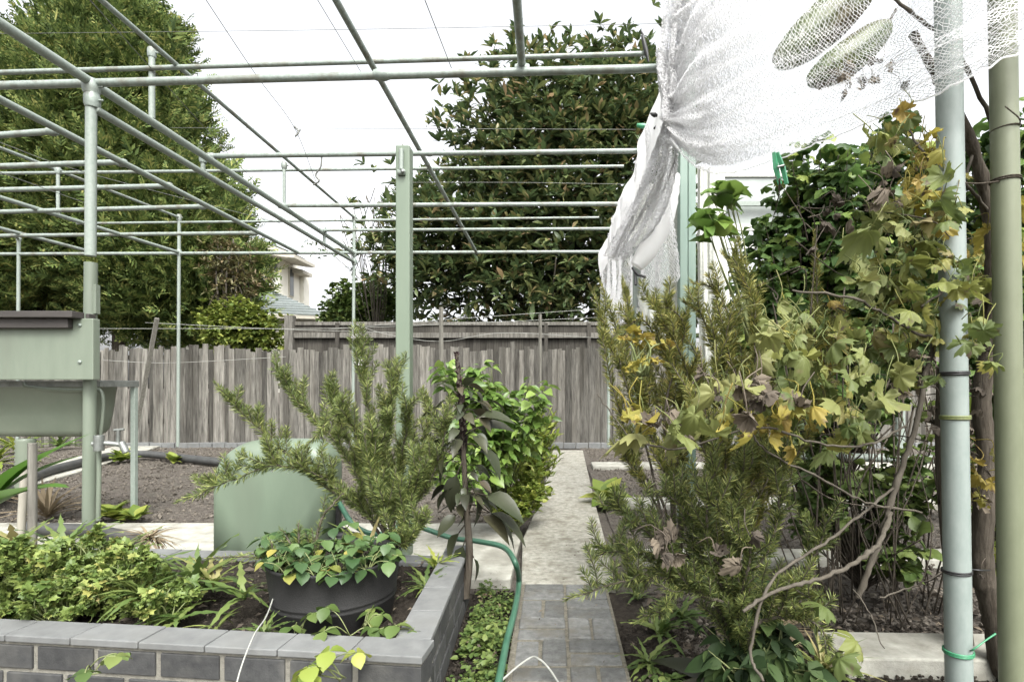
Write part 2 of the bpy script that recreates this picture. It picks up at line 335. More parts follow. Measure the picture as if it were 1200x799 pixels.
mb=MB(); mb.add(*grid(-.45,3,.9,2.8,180,100,-.045,.012)); build('weedy_soil',mb,M['mulch'],kind='structure')
def slab(name,poly,z0,z1,mat,bev=.008):
    return build(name,MB().prism(poly,z0,z1),mat,kind='structure',smooth=False,bevel=bev)
# main path: worn concrete beyond the brick paving
a=[G(612,683),G(722,683),G(712,640),G(701,600)]; 
def x2(p): return (p[0],p[1])
slab('concrete_path',[x2(G(611,683)),x2(G(722,683)),x2(G(708,628)),x2(G(696,583)),x2(G(634,583)),x2(G(612,632))],-.1,0,M['concrete2'])
slab('concrete_path',[x2(G(634,582)),x2(G(696,582)),x2(G(683,527)),x2(G(648,527))],-.1,-.004,M['concrete2'])
slab('concrete_path',[(-5.2,2.9),(-.23,2.9),x2(G(610,631)),(-.35,4.08),(-5.2,4.1)],-.1,-.008,M['concrete'])
slab('concrete_path',[x2(G(152,517)),x2(G(203,517)),x2(G(102,549)),x2(G(20,572)),x2(G(-60,600)),x2(G(-60,574)),x2(G(60,543))],-.1,-.006,M['concrete'])
for (y0,y1,z) in ((546,540.5,-.005),(591,582,0),(656,643,.004)):
    p=G(690,y0); q=G(690,y1); xl={546:.36,591:.33,656:.33}[y0]
    slab('concrete_edging',[(xl+.12,p[1]),(6.5,p[1]),(6.5,q[1]),(xl+.12,q[1])],-.1,z,M['concrete'])
slab('concrete_edging',[(1.05,1.98),(3.6,1.9),(3.6,2.12),(1.02,2.2)],-.12,.03,M['concrete'])
# edging bricks at the fence foot
t0=thing('brick_edging',(0,9.35,-.05),'row of grey edging bricks along the foot of the paling fence','brick edging')
mb=MB()
for k in range(80):
    x=-7.2+k*.21
    mb.box((x,9.28+R(-.01,.01),-.05),(x+.2,9.38,.045+R(-.006,.006)))
build('brick_row',mb,M['cap'],t0,smooth=False,bevel=.006)
# brick paving
mb=MB(); W=.205; X0=-.155
mb2=MB(); mb2.prism([(-.165,.9),(.258,.9),(.262,2.83),(-.172,2.83)],-.08,-.007); build('paving_joint_bed',mb2,M['joint'],kind='structure',smooth=False)
y=2.81; r=0
def brickbox(mb,x0,x1,y0,y1,z0,z1,j=.0055):
    a=R(-.022,.022); c,s=math.cos(a),math.sin(a); cx,cy=(x0+x1)/2,(y0+y1)/2; dz=R(-.006,.004)
    Mx=np.array([[c,-s,0],[s,c,0],[0,0,1]])
    mb.box((-(x1-x0)/2+j,-(y1-y0)/2+j,z0),((x1-x0)/2-j,(y1-y0)/2-j,z1+dz),Mx,(cx,cy,0))
while y>1.0:
    for c in range(2):
        x=X0+c*W
        if (r+c)%2==0:
            brickbox(mb,x,x+W,y-W/2,y,-.06,.0); brickbox(mb,x,x+W,y-W,y-W/2,-.06,.0)
        else:
            brickbox(mb,x,x+W/2,y-W,y,-.06,.0); brickbox(mb,x+W/2,x+W,y-W,y,-.06,.0)
    y-=W; r+=1
build('brick_paving',mb,M['paver'],kind='structure',smooth=False,bevel=.007)
# ---------------------------------------------------------------- clods
def clods(name,x0,x1,y0,y1,n,z,s0,s1,mat):
    tv=np.array([[1,0,-.3],[-.5,.87,-.3],[-.5,-.87,-.3],[.6,.5,.5],[-.8,.1,.4],[.2,-.7,.55]],float)
    tf=np.array([[0,1,3],[1,2,4],[2,0,5],[3,1,4],[4,2,5],[5,0,3],[3,4,5],[0,2,1]])
    loc=np.stack([R(x0,x1,n),R(y0,y1,n),R(z-.01,z+.01,n)],-1)
    mb=MB().stamp(tv,tf,frames(rdir(n)),loc,np.exp(R(math.log(s0),math.log(s1),n)))
    return build(name,mb,mat,kind='stuff',label='loose crumbly clods scattered over the bare soil',cat='soil',smooth=False)
clods('soil_crumbs',-7.5,-.4,4.15,9.2,16000,-.03,.004,.022,M['clod'])
clods('soil_crumbs',.5,3.5,2.2,9.2,14000,-.038,.004,.02,M['clod'])
clods('soil_crumbs',-.4,-.17,1.1,2.8,2500,-.035,.003,.011,M['mulch'])
clods('soil_crumbs',.26,1.6,1.2,2.4,5000,-.035,.003,.013,M['mulch'])
# ---------------------------------------------------------------- planter
C0=np.array([-.377,1.566]); C1=np.array([-2.55,1.80]); C2=np.array([-.41,2.66])
pl=thing('raised_planter',(C0[0]-.8,C0[1]+.4,-.05),'raised planter of charcoal bricks with flat grey capping beside the brick path','planter')
bm_=MB(); mm_=MB(); cm_=MB()
def wall(p0,p1,inward,thick=.10,ztop=.213,zbot=-.05,capend=.0):
    p0=np.array(p0);p1=np.array(p1); d=p1-p0; L=np.linalg.norm(d); d/=L; n=np.array(inward,float); n-=d*np.dot(n,d); n/=np.linalg.norm(n)
    Mx=np.array([[d[0],n[0],0],[d[1],n[1],0],[0,0,1]])
    mm_.box((.004,.007,zbot),(L-.002,thick-.006,ztop),Mx,(p0[0],p0[1],0))
    k=0; z=ztop-.009
    while z>zbot+.02:
        x=.0 if k%2==0 else -.1
        while x<L-.02:
            a=max(x,0.0); b=min(x+.189,L)
            if b-a>.02: bm_.box((a+.001,R(-.001,.002),z-.070),(b-.001,thick,z),Mx,(p0[0],p0[1],0))
            x+=.205
        z-=.083; k+=1
    x=capend
    while x<L-.01:
        b=min(x+.222+R(-.01,.02),L)
        cm_.box((x+.002,-.006,ztop+.003),(b-.002,thick+.004,ztop+.024+R(-.0015,.0015)),Mx,(p0[0],p0[1],0)); x=b
wall(C0,C1,(0,1),capend=-.006)
wall(C0+np.array([-.003,.11]),C2,(-1,0),capend=0)
wall(C2+np.array([-.11,-.10]),np.array([-2.5,2.72]),(0,1),ztop=.16)
build('brickwork',bm_,M['brick'],pl,smooth=False,bevel=.003); build('mortar',mm_,M['mortar'],pl,smooth=False); build('capping',cm_,M['cap'],pl,smooth=False,bevel=.003)
v,f=grid(0,1,0,1,260,160,0,0)
mb=MB(); lo=np.array([C1[0]+.02,C1[1]+.08]); 
Xs=v[:,0]*( -.47+2.5)-2.5; Yf=np.interp(Xs,[-2.5,-.47],[1.88,1.66]); Ys=Yf+(2.62-Yf)*v[:,1]
Z=.165+.012*np.sin(Xs*9)*np.cos(Ys*11)+R(-.007,.007,len(Xs))
mb.add(np.stack([Xs,Ys,Z],-1),f); build('planter_soil',mb,M['mulch'],kind='structure')
# ---------------------------------------------------------------- fences
t0=thing('paling_fence',(-2,9.56,0),'weathered grey timber paling fence with uneven tops across the back of the garden','fence')
mb=MB(); x=-18
while x<15:
    wd=R(.06,.11); zt=1.66+.03*math.sin(x*1.7)+R(-.06,.045)+(.08 if rng.random()<.06 else 0)
    yo=9.56+(.022 if int(x*100)%2 else 0)+R(-.012,.012); a=R(-.012,.012)
    s=.0; 
    v=np.array([[x,yo,-.05],[x+wd,yo,-.05],[x+wd+a,yo,zt+R(-.012,.012)],[x+a,yo,zt+R(-.012,.012)]])
    b=v+np.array([0,.014,0]); mb.add(np.concatenate([v,b]),np.array([[0,1,2,3],[7,6,5,4],[1,5,6,2],[0,3,7,4],[3,2,6,7],[0,4,5,1]]))
    x+=wd*R(.93,1.04)
build('palings',mb,M['fence'],t0,smooth=False)
for z in (.35,.95,1.45): build('rail',MB().box((-18,9.60,z),(15,9.65,z+.08)),M['fence2'],t0,smooth=False)
for x in np.arange(-17.5,15,2.4): build('post',MB().box((x,9.65,-.05),(x+.1,9.75,1.6)),M['fence2'],t0,smooth=False)
t0=thing('rear_fence',(-1,11,0),'darker second timber fence rising just behind the grey palings below the broadleaf tree','fence')
xa=P(343,400,11)[0]; xb=P(735,400,11)[0]
mb=MB(); x=xa
while x<xb:
    wd=R(.13,.16); zt=P(0,380,11)[2]+R(-.012,.012)+(x-xa)/(xb-xa)*-.02
    mb.box((x,11.03,0),(x+wd,11.045+R(0,.01),zt)); x+=wd*.98
build('palings',mb,M['fence2'],t0,smooth=False)
build('rail',MB().box((xa,10.95,P(0,396,11)[2]),(xb,11.03,P(0,390,11)[2])),M['fence'],t0,smooth=False)
build('top_rail',MB().box((xa,11.0,P(0,381,11)[2]),(xb,11.028,P(0,377,11)[2])),M['fence'],t0,smooth=False)
build('post',MB().box((xa-.12,10.9,0),(xa+.04,11.06,P(0,370,11)[2])),M['fence'],t0,smooth=False)
for px in (397,690,640): 
    x=P(px,0,11)[0]; build('post',MB().box((x-.035,10.90,0),(x+.035,10.948,P(0,379,11)[2])),M['fence2'],t0,smooth=False)
# stakes and fence wires
def stake(name,a,b,w,mat,label,n=4):
    return build(name,MB().tube([a,b],w,n),mat,smooth=(n>4),label=label,cat='stake')
stake('wooden_stake',P(517,520,9.0),P(517,360,9.0),.035,M['wood'],'upright grey square stake in front of the fence beside the sage green post')
stake('wooden_stake',P(633,520,9.0),P(633,368,9.0),.025,M['wood'],'thin grey stake in front of the fence below the broadleaf tree')
stake('wooden_stake',G(156,521),P(184,373,8.9),.04,M['wood'],'grey stake leaning to the right against the fence behind the sink')
def wire(pts,r,label,mat='wire',name='wire',sag=0,n=4,group='thin wires strung across the garden'):
    p=cr(pts,8)
    if sag:
        s=np.linspace(0,1,len(p)); p[:,2]-=sag*4*s*(1-s)
    return build(name,MB().tube(p,r,n),M[mat],label=label,cat='wire',group=group)
wire([P(-20,385,9.2),P(250,385,9.2),P(415,384,9.2),P(700,372,9.2)],.004,'thin wire strung just above the fence top on the left half','string')
wire([P(170,378,9.2),P(335,386,9.2),P(480,390,9.2)],.004,'short pale wire dipping from left towards the stake by the post','string')
wire([P(385,386,9.2),P(517,375,9.2),P(700,362,9.2)],.004,'wire climbing to the right from the grey stake towards the net curtain','string')
wire([P(410,378,9.2),P(455,392,9.2),P(517,400,9.2),P(590,390,9.2),P(700,396,9.2)],.004,'slack wire looping below the stake tips in front of the dark fence','string')
wire([P(120,422,9.5),P(200,425,9.5),P(335,418,9.5)],.004,'wire stapled halfway up the fence behind the sink','string')
# ---------------------------------------------------------------- pipe frame
YA=3.85
fr=thing('pipe_frame',(-3.3,YA,0),'large overhead frame of pale galvanised pipes standing over the vegetable beds','pipe frame')
RP=.027
def pipe(name,a,b,r=RP,mat='galv',n=12): return build(name,MB().tube([a,b],r,n),M[mat],fr)
def clamp(p,r=.045,axis=(0,0,1),l=.05):
    ax=nrm(np.array(axis,float)); mb=MB().tube([p-ax*l,p-ax*l*.5,p+ax*l*.5,p+ax*l],[r*.82,r,r,r*.82],10)
    mb.tube([p+np.array([r*.8,0,0]),p+np.array([r*1.5,0,0])],.008,6)
    return build('clamp',mb,M['galv'],fr)
top=P(107,97,YA); Yf=9.3
pipe('post',P(106,300,YA),top,.034,'galv2'); 
pipe('post_sleeve',np.array([P(104,640,YA)[0],YA,-.02]),P(106.5,308,YA),.039,'gpaint')
A1=P(415,297,Yf); ex=top+(top-A1)*.35
pipe('rail',ex,A1,.031,'galv2'); 
pipe('rail',P(111,128,YA),P(415,307,Yf),.027,'galv2')
pipe('rail',P(60,-50,3.5),P(415,255,Yf),.02,'galv')
clamp(top+np.array([0,0,-.03]),.055); clamp(P(108,118,YA),.05); clamp(P(415,297,Yf),.045); clamp(P(415,255,Yf),.035); clamp(P(415,307,Yf),.045)
c0=P(349,296,Yf); pipe('rail',P(-60,86,2.92*9.3/9.3*1.0*.9+1.0),c0,.028,'galv2')
pipe('rail',P(-60,150,5.9),P(210,255,Yf),.02,'galv'); pipe('rail',P(-60,213,5.9),P(210,296,Yf),.027,'galv2')
pipe('rail',P(-60,252,7.2),P(110,296,Yf),.027,'galv'); pipe('rail',P(-60,232,7.2),P(22,280,Yf),.02,'galv')
lat=[((-60,102,3.88),(775,80,3.75),RP),((-60,87,4.75),(757,63,4.65),.020),
 ((-60,163,4.84),(62,154,4.84),RP),((-60,197,5.5),(143,190,5.5),RP),((-60,204,7.2),(731,195,7.1),.02),((-60,224,6.17),(197,218,6.17),RP),
 ((-60,250,6.87),(237,242,6.87),RP),((-60,277,8.1),(298,273,8.1),RP),((-60,298,Yf),(708,295,Yf),RP),((90,262,Yf),(702,255,Yf),.02),
 ((247,183,5.4),(748,177,5.38),RP*.9),((330,241,6.84),(731,239,6.84),RP),((378,270,7.93),(717,268,7.93),.022)]
for a,b,r in lat: pipe('crossbar',P(*a),P(*b),r)
for px,py,Y in ((62,154,4.84),(143,191,5.5),(197,218,6.17),(237,242,6.87),(247,184,5.4),(330,241,6.84),(378,270,7.93),(298,273,8.1)): clamp(P(px,py,Y),.04,(1,.0,0),.04)
pipe('rail',P(360,-60,3.3),P(559,297,Yf),.024); pipe('rail',P(601,-60,2.8),P(612,82,3.84),.027)
clamp(P(447,88,3.8),.04,(1,0,0)); clamp(P(612,82,3.8),.042,(1,0,0)); clamp(P(503,180,5.4),.03,(1,0,0),.03); clamp(P(533,240,6.84),.03,(1,0,0),.03)
for a,b,Y in (((178,62),(178,139),4.75),((238,186),(238,203),5.3),((333,194),(333,243),7.0),((415,255),(415,298),Yf),((68,200),(68,250),7.0),((380,270),(380,286),8.0),((22,280),(22,298),Yf)):
    pipe('upright',P(*a,Y),P(*b,Y),.024 if Y<5 else .02,'galv2'); clamp(P(*a,Y),.036,(0,0,1),.04)
for px,py in ((210,255),(415,255),(22,278),(713,297)):
    p=P(px,py,Yf); pipe('post',np.array([p[0]-.02*(px<500),p[1],-.02]),p,.026,'galv2')
clamp(P(210,255,Yf),.04); clamp(P(210,296,Yf),.04)
# overhead wires
L=['thin overhead wire slanting down from the top edge to the pipe frame rail','overhead wire running from the top towards the hanging twist','fine overhead wire slanting past the middle of the sky','long fine wire crossing the sky behind the near crossbar','long fine wire crossing low in front of the trees','thin wire along the left slanting rail in front of the cypress','wire crossing the upper cypress']
wire([P(228,-20,3.5),P(300,88,4.2),P(345,150,5),P(371,215,5.5)],.003,L[1])
wire([P(345,148,5),P(350,155,5),P(346,160,5),P(352,152,5.02)],.008,'small twisted knot of wire hanging in the open sky','wire','wire_twist')
wire([P(377,180,5.4),P(376,195,5.4),P(370,205,5.4),P(374,212,5.4),P(367,217,5.4)],.009,'curled wire tail hooked on the pipe crossbar left of the green post','wire','wire_hook')
wire([P(360,-20,3.3),P(425,88,3.9)],.0025,L[0]); wire([P(490,-20,3.3),P(529,80,3.9)],.003,L[2])
wire([P(-20,40,6),P(400,35,6),P(775,28,6)],.003,L[3]); wire([P(200,150,7.2),P(500,151,7.2),P(745,152,7.2)],.0035,L[4])
wire([P(430,214,8),P(600,214,8),P(735,216,8)],.0035,'faint wire between the crossbars in front of the broadleaf tree')
wire([P(96,-10,3.5),P(240,150,5.5),P(300,215,6.7)],.004,'thin wire hugging the upper left slanting rail')
wire([P(-20,160,4.2),P(110,205,6.2),P(330,262,8.6)],.004,L[5]); wire([P(-20,195,4.6),P(100,238,7)],.004,L[6])
# ---------------------------------------------------------------- green post
gp=thing('square_post',G(473,650),'tall square sage green post with bolt bracket standing left of the concrete path','post')
Yp=3.28; xl=P(463.5,0,Yp)[0]; xr=P(480,0,Yp)[0]
build('shaft',MB().box((xl,Yp,-.02),(xr,Yp+.085,P(0,170,Yp)[2])),M['postgreen'],gp,smooth=False,bevel=.006)
mb=MB(); xm=(xl+xr)/2-.004; z0=P(0,172,Yp)[2]; z1=P(0,200,Yp)[2]
mb.tube([(xm,Yp-.012,z1),(xm,Yp-.012,z0-.02)],.014,8); mb.box((xm-.022,Yp-.02,z1-.03),(xm+.022,Yp-.0015,z1))
build('bracket',mb,M['galv2'],gp); build('bolt',MB().tube([(xm+.012,Yp-.035,z1-.015),(xm+.012,Yp-.02,z1-.015)],.012,6),M['steel'],gp)
# ---------------------------------------------------------------- sink
sk=thing('garden_sink',(-3.7,3.9,0),'green garden laundry sink with a wide sage front board and dark wooden cover','sink')
Yb=3.72
x1=P(109,0,Yb)[0]
build('front_board',MB().box((-6,Yb,P(0,445,Yb)[2]),(x1,Yb+.06,P(0,373,Yb)[2])),M['gpaint'],sk,smooth=False,bevel=.006)
for px,py in ((94,381),(94,424)): p=P(px,py,Yb); build('screw',MB().tube([p+np.array([0,-.008,0]),p+np.array([0,.004,0])],.012,8),M['galv2'],sk)
mb=MB(); mb.box((-6,Yb-.05,P(0,373,Yb)[2]),(P(86,0,Yb)[0],Yb-.003,P(0,383,Yb)[2]-.0)) if False else None
mb.box((-6,Yb-.045,P(0,385,Yb)[2]),(P(86,0,Yb)[0],Yb-.003,P(0,374,Yb)[2]))
mb.box((-6,Yb-.08,P(0,373.5,Yb)[2]),(P(84,0,Yb-.08)[0],Yb+.02,P(0,366,Yb)[2]))
mb.box((P(84,0,Yb-.08)[0]+.004,Yb+.02,P(0,372.5,Yb)[2]),(P(101,0,Yb)[0],Yb+.08,P(0,367,Yb)[2]))
build('cover',mb,M['lid'],sk,smooth=False,bevel=.004)
# tub: tapered rounded box
def rounded(cx,cy,hx,hy,r,n=6):
    o=[]
    for k,(sx,sy) in enumerate(((1,1),(-1,1),(-1,-1),(1,-1))):
        for i in range(n+1):
            a=(k+i/n)*math.pi/2; o.append((cx+sx*(hx-r)+r*math.cos(a),cy+sy*(hy-r)+r*math.sin(a)))
    return o
def loft(rings,capb=True,capt=True):
    n=len(rings[0]); mb=MB(); v=np.array(rings,float).reshape(-1,3); m=len(rings)
    i=np.arange(m-1)[:,None]*n; j=np.arange(n)[None,:]; j2=(j+1)%n
    mb.add(v,np.stack([i+j,i+j2,i+n+j2,i+n+j],-1).reshape(-1,4))
    if capb: mb.f.append(np.array([list(range(n))[::-1]]))
    if capt: mb.f.append(np.array([list(range((m-1)*n,m*n))]))
    return mb
def tub(cx,cy,hx,hy,z0,z1,name,mat,parent):
    rg=[]
    for z,k in ((z0-.001,-.14),(z0,-.10),(z0+.015,-.055),(z0+.05,-.035),(z0+.15,-.02),(z1-.04,0),(z1-.03,.02),(z1,.02)):
        rg.append([(x,y,z) for x,y in rounded(cx,cy,hx+k,hy+k,.09+k*.3)])
    return build(name,loft(rg),mat,parent)
zt=P(0,446,3.95)[2]-.0; zb=P(0,514,3.9)[2]
tub(-4.29,4.14,.94,.17,zb,zt,'tub',M['gpaint_d'],sk)
mb=MB(); xr=-3.22
mb.box((-6,3.93,zt-.045),(xr,3.96,zt)); mb.box((xr-.03,3.962,zt-.045),(xr,4.3,zt+.003)); 
build('steel_rim',mb,M['steel'],sk,smooth=False,bevel=.003)
for dy in (4.26,): build('leg',MB().box((xr-.04,dy,0),(xr-.004,dy+.034,zt-.047)),M['galv2'],sk,smooth=False,bevel=.003)
mb=MB(); mb.tube(cr([P(28,449,3.93),P(32,453,3.92),P(60,456,3.92),P(90,457,3.92),P(112,456,3.92),P(119,460,3.92),P(121,475,3.92),P(119,500,3.92),P(116,520,3.92)],6),.012,8); mb.tube([P(116,515,3.75),P(116,560,3.75),P(115,610,3.75)],.014,8)
build('water_pipe',mb,M['gpaint'],sk)
mb=MB(); mb.tube([P(108,520,3.7),P(126,519,3.72),P(143,521,3.75)],.016,8); mb.tube([P(116,510,3.7),P(116,528,3.7)],.03,8); mb.tube([P(138,522,3.75),P(139,503,3.75)],.012,6); mb.tube([P(134,504,3.75),P(145,503,3.75)],.01,6); mb.tube([P(142,518,3.75),P(148,530,3.75)],.022,8)
build('tap',mb,M['steel'],sk)
mb=MB()
zz=np.linspace(0,1,25); pts=[P(30,514,3.9)*(1-q)+P(30,576,3.9)*q for q in zz]; mb.tube(pts,[.062 if i%2 else .054 for i in range(25)],12); build('drain_pipe',mb,M['gpaint_d'],sk)
# latch on near post
mb=MB().box((P(111,0,YA)[0]-.0,YA-.02,P(0,368,YA)[2]),(P(115,0,YA)[0],YA+.02,P(0,334,YA)[2])); build('post_plate',mb,M['gpaint'],fr,smooth=False,bevel=.003)
stake('garden_stake',G(24,632),P(29,545,3.62),.022,M['stakewhite'],'pale bleached stake standing under the sink',8)
stake('garden_stake',P(38,680,2.6),P(38,519,2.6),.018,M['wood'],'dark grey weathered stake in the weeds in front of the sink',6)
# ---------------------------------------------------------------- tank
tk=thing('water_tank',(P(318,0,2.95)[0],3.1,0),'low domed sage green plastic tank standing behind the raised planter','tank')
Yt=2.9
def tank_outline(sc_=1.0,zs=1.0):
    x0=P(245,0,Yt)[0]; x1=P(385,0,Yt)[0]; zT=P(0,517,Yt)[2]; cx=(x0+x1)/2; hw=(x1-x0)/2
    o=[(x1,0.0)]
    rr=.15; rl=.24
    for a in np.linspace(0,90,10): o.append((x1-rr+rr*math.cos(math.radians(a)),zT-rr*.95+rr*.95*math.sin(math.radians(a))))
    for a in np.linspace(90,180,12): o.append((x0+rl+rl*math.cos(math.radians(a)),zT-rl*.80+rl*.80*math.sin(math.radians(a))))
    o.append((x0,0.0)); o=np.array(o); c=np.array([cx,0.0]); return c+(o-c)*np.array([sc_,zs])
rg=[]
for y,s,z in ((-.003,.05,.05),(-.003,.5,.5),(-.002,.86,.83),(0,.90,.87),(.006,.935,.915),(.022,.965,.955),(.05,.99,.985),(.09,1,1),(.17,1,1),(.20,.98,.98),(.22,.9,.9)):
    rg.append([(p[0],Yt+y,p[1]) for p in tank_outline(s,z)])
build('shell',loft(rg,True,True),M['tank'],tk)
mb=MB(); xr=P(385,0,Yt)[0]
mb.box((xr+.001,Yt+.09,0),(xr+.018,Yt+.13,P(0,573,Yt)[2]))
build('edge_strip',mb,M['black'],tk,smooth=False)
mb=MB(); mb.tube([P(390,628,2.98),P(397,628,2.98)],.045,12); mb.tube([P(396,628,2.98),P(406,628,2.98),P(418,629,2.98),P(424,629,2.98)],[.028,.032,.024,.024],12)
mb.tube([P(404,628,2.98),P(402,619,2.98)],.018,8); mb.tube([P(396,618,2.98),P(408,622,2.98)],.012,6)
build('outlet_valve',mb,M['black'],tk)
def hose(pts,r,label,mat='hose',name='garden_hose',cat='hose'): return build(name,MB().tube(cr(pts,10),r,10),M[mat],label=label,cat=cat)
hose([P(389,577,3.05),P(398,590,3.0),P(412,612,2.9),P(432,624,2.9),P(455,624,2.95),P(475,612,3.0),P(500,620,3.0),P(530,630,2.95),P(560,634,2.85),P(590,641,2.75),P(604,655,2.6)*[1,1,.9],G(608,682,.03),G(603,715,.03),G(594,750,.02),G(586,790,.02),G(575,840,.02)],.0135,'dark green hose curling from the tank over the planter and down beside the brick path')
hose([P(423,629,2.98),P(415,645,2.98),P(395,655,2.9),P(375,655,2.9)],.008,'thin black hose curving down from the tank valve','black')
hose([G(-40,600,.04),G(20,572,.04),G(45,556,.04),G(90,543,.05),G(130,534,.05),G(170,532,.05),G(220,537,.04),G(258,541,.04),G(300,545,.04)],.05,'thick black irrigation pipe lying across the bare soil bed behind the sink','blackpipe','irrigation_pipe','pipe')
hose([G(28,618,.04),G(70,620,.04),G(110,622,.04),G(165,632,.03)],.04,'grey pipe lying on the pale concrete behind the weeds','blackpipe','irrigation_pipe','pipe')
hose([G(560,830,.01),G(590,795,.012),G(620,771,.05),G(632,772,.06),G(645,785,.03),G(662,812,.012),G(680,840,.01)],.0035,'pale grey cable loop lying across the brick paving','string','cable','cable')
hose([P(322,695,1.9),P(312,722,1.75),P(297,745,1.62),P(280,790,1.5),P(270,840,1.45)],.0022,'white string hanging from the black pot over the planter capping','string','string','string')
# ---------------------------------------------------------------- tub pot
pc=np.array([P(393,0,2.02)[0],2.02,.16]); rp=.232
pt=thing('round_pot',pc,'wide black speckled round pot with a raised band standing in the brick planter','pot')
prof=[(.84,0),(.86,.008),(.915,.078),(.925,.081),(.925,.085),(.918,.088),(.920,.096),(.930,.099),(.930,.103),(.922,.106),(.985,.214),(1.0,.218),(1.0,.226),(.985,.228),(.97,.2)]
th=np.linspace(0,2*math.pi,49)[:-1]
build('shell',loft([[(pc[0]+rp*a*math.cos(q),pc[1]+rp*a*math.sin(q),pc[2]+z) for q in th] for a,z in prof],True,False),M['pot'],pt)
build('potting_soil',loft([[(pc[0]+rp*.94*math.cos(q),pc[1]+rp*.94*math.sin(q),pc[2]+z) for q in th] for z in (.17,.2)]),M['mulch'],pt,smooth=False)
# ================================================================ PLANTS
def plant(name,base,label,cat,parts,group=None):
    o=thing(name,base,label,cat,group)
    for nm,mb,mat in parts:
        if mb.n:
            q=build(nm,mb,M[mat],o)
            if nm=='flower': q['kind']='stuff'
    return o
def along(p,step):
    seg=np.linalg.norm(np.diff(p,axis=0),axis=1); s=np.concatenate([[0],np.cumsum(seg)]); n=max(2,int(s[-1]/step)); q=np.linspace(0,s[-1],n)
    out=np.stack([np.interp(q,s,p[:,k]) for k in range(3)],-1); return out,nrm(np.gradient(out,axis=0)),q/s[-1]
def needles(mb,p,step=.0018,ln=.024,spread=.95):
    ln=ln*1.3; step=step*.72
    q,t,u=along(p,step); n=len(q)
    rd=nrm(np.cross(t,rdir(n))); tip=np.clip((1-u)*8,0.25,1)
    d=nrm(t*(1.15-.5*tip)[:,None]+rd*spread*(.35+.65*tip)[:,None]+np.array([0,0,.12]))
    mb.stamp(*NEEDLE,frames(d,R(0,6.28,n)),q,R(.7,1.15,n)*ln*(.55+.45*tip))
def rosemary(name,base,mains,label,mat,shoots=14,slen=(.06,.2),step=.0018,ln=.024,up=.7,flowers=None,bare=.25,extra=None,cat='rosemary'):
    nb=MB(); sb=MB(); fl=MB()
    for m in mains:
        p=cr(m,8); p=p+np.cumsum(rng.normal(0,.002,p.shape),0)
        L=np.linalg.norm(np.diff(p,axis=0),axis=1).sum()
        sb.tube(p,np.linspace(.008,.002,len(p))*min(1,L/.5+.3),5)
        k0=int(len(p)*bare); needles(nb,p[k0:],step,ln)
        ns=int(shoots*L/.6*.45)
        for i in range(ns):
            u=R(bare*.7,.93); a=p[int(u*(len(p)-1))]; t=nrm(p[min(len(p)-1,int(u*(len(p)-1))+1)]-a+1e-6)
            d=nrm(t*.6+nrm(rng.normal(0,1,3))*.75+np.array([0,0,up])); l=R(*slen)*(1.1-u*.6)
            q=cr([a,a+d*l*.5+rng.normal(0,.006,3),a+d*l+np.array([0,0,.15*l])+rng.normal(0,.01,3)],5)
            sb.tube(q,.0018,3); needles(nb,q,step,ln*.95)
    parts=[('stem',sb,'bark'),('foliage',nb,mat)]
    if flowers:
        for (c,r,n) in flowers:
            loc=c+rng.normal(0,1,(n,3))*r; d=rdir(n,-.2,1)
            fl.stamp(*leaf_t(.8,2,.3,.2),frames(d,R(0,6,n)),loc,R(.005,.010,n))
        parts.append(('flower',fl,'blueflower'))
    return plant(name,base,label,cat,parts)
yr=2.45
RB=P(462,680,yr); RB[2]=.17
def ppl(lst,Y,b=None,dy=0):
    out=[] if b is None else [b]
    for k,(x,y) in enumerate(lst): out.append(P(x,y,Y+dy*(k+1)/len(lst)))
    return out
mains=[ppl([(455,620),(438,540),(424,450),(414,378)],yr,RB,.1),
 ppl([(440,610),(370,560),(300,500),(250,448)],yr,RB,-.1),
 ppl([(435,610),(380,560),(330,545),(280,560),(212,585)],yr,RB,-.2),
 ppl([(440,600),(395,525),(345,470),(318,425)],yr,RB,.1),
 ppl([(445,600),(400,510),(388,470),(380,440)],yr,RB,.2),
 ppl([(450,600),(420,540),(395,480),(352,520)],yr,RB,-.1),
 ppl([(458,600),(450,520),(455,460),(452,425)],yr,RB,.1),
 ppl([(462,600),(470,540),(478,500),(480,470)],yr,RB,-.15),
 ppl([(470,610),(495,550),(500,500),(504,470)],yr,RB,.1),
 ppl([(470,610),(500,570),(515,520),(518,480)],yr,RB,-.1),
 ppl([(455,620),(440,570),(430,540),(425,500)],yr-.25,RB,0),
 ppl([(470,620),(480,580),(490,560),(492,520)],yr-.25,RB,0),
 ppl([(462,640),(475,640),(490,620),(500,600)],yr-.3,RB,-.05),
 ppl([(430,560),(450,530),(462,500),(468,470)],yr-.1,P(440,600,yr),-.1)]
rosemary('rosemary_bush',RB,mains,'large rosemary bush with long arching branches growing behind the black pot','rosemary',34,(.08,.20),.0014,.027,.9,bare=.34,
  flowers=[(P(415,395,yr+.08),.010,40),(P(421,425,yr+.08),.014,40),(P(318,549,yr-.12),.010,30),(P(340,547,yr-.1),.012,40)])
RB2=P(400,700,2.0); RB2[2]=.3
rosemary('rosemary_seedling',RB2,[ppl([(370,660),(340,640),(325,622)],1.95,RB2),ppl([(350,680),(330,650),(322,628)],1.9,RB2),ppl([(360,670),(300,655),(240,655)],1.95,RB2),ppl([(370,650),(375,610),(390,590),(400,580)],2.05,RB2),ppl([(350,670),(355,640),(352,615)],1.95,RB2)],
  'small low rosemary with thin trailing sprigs rooted in the black pot','rosemary',14,(.04,.10),.002,.02,.7,bare=.1)
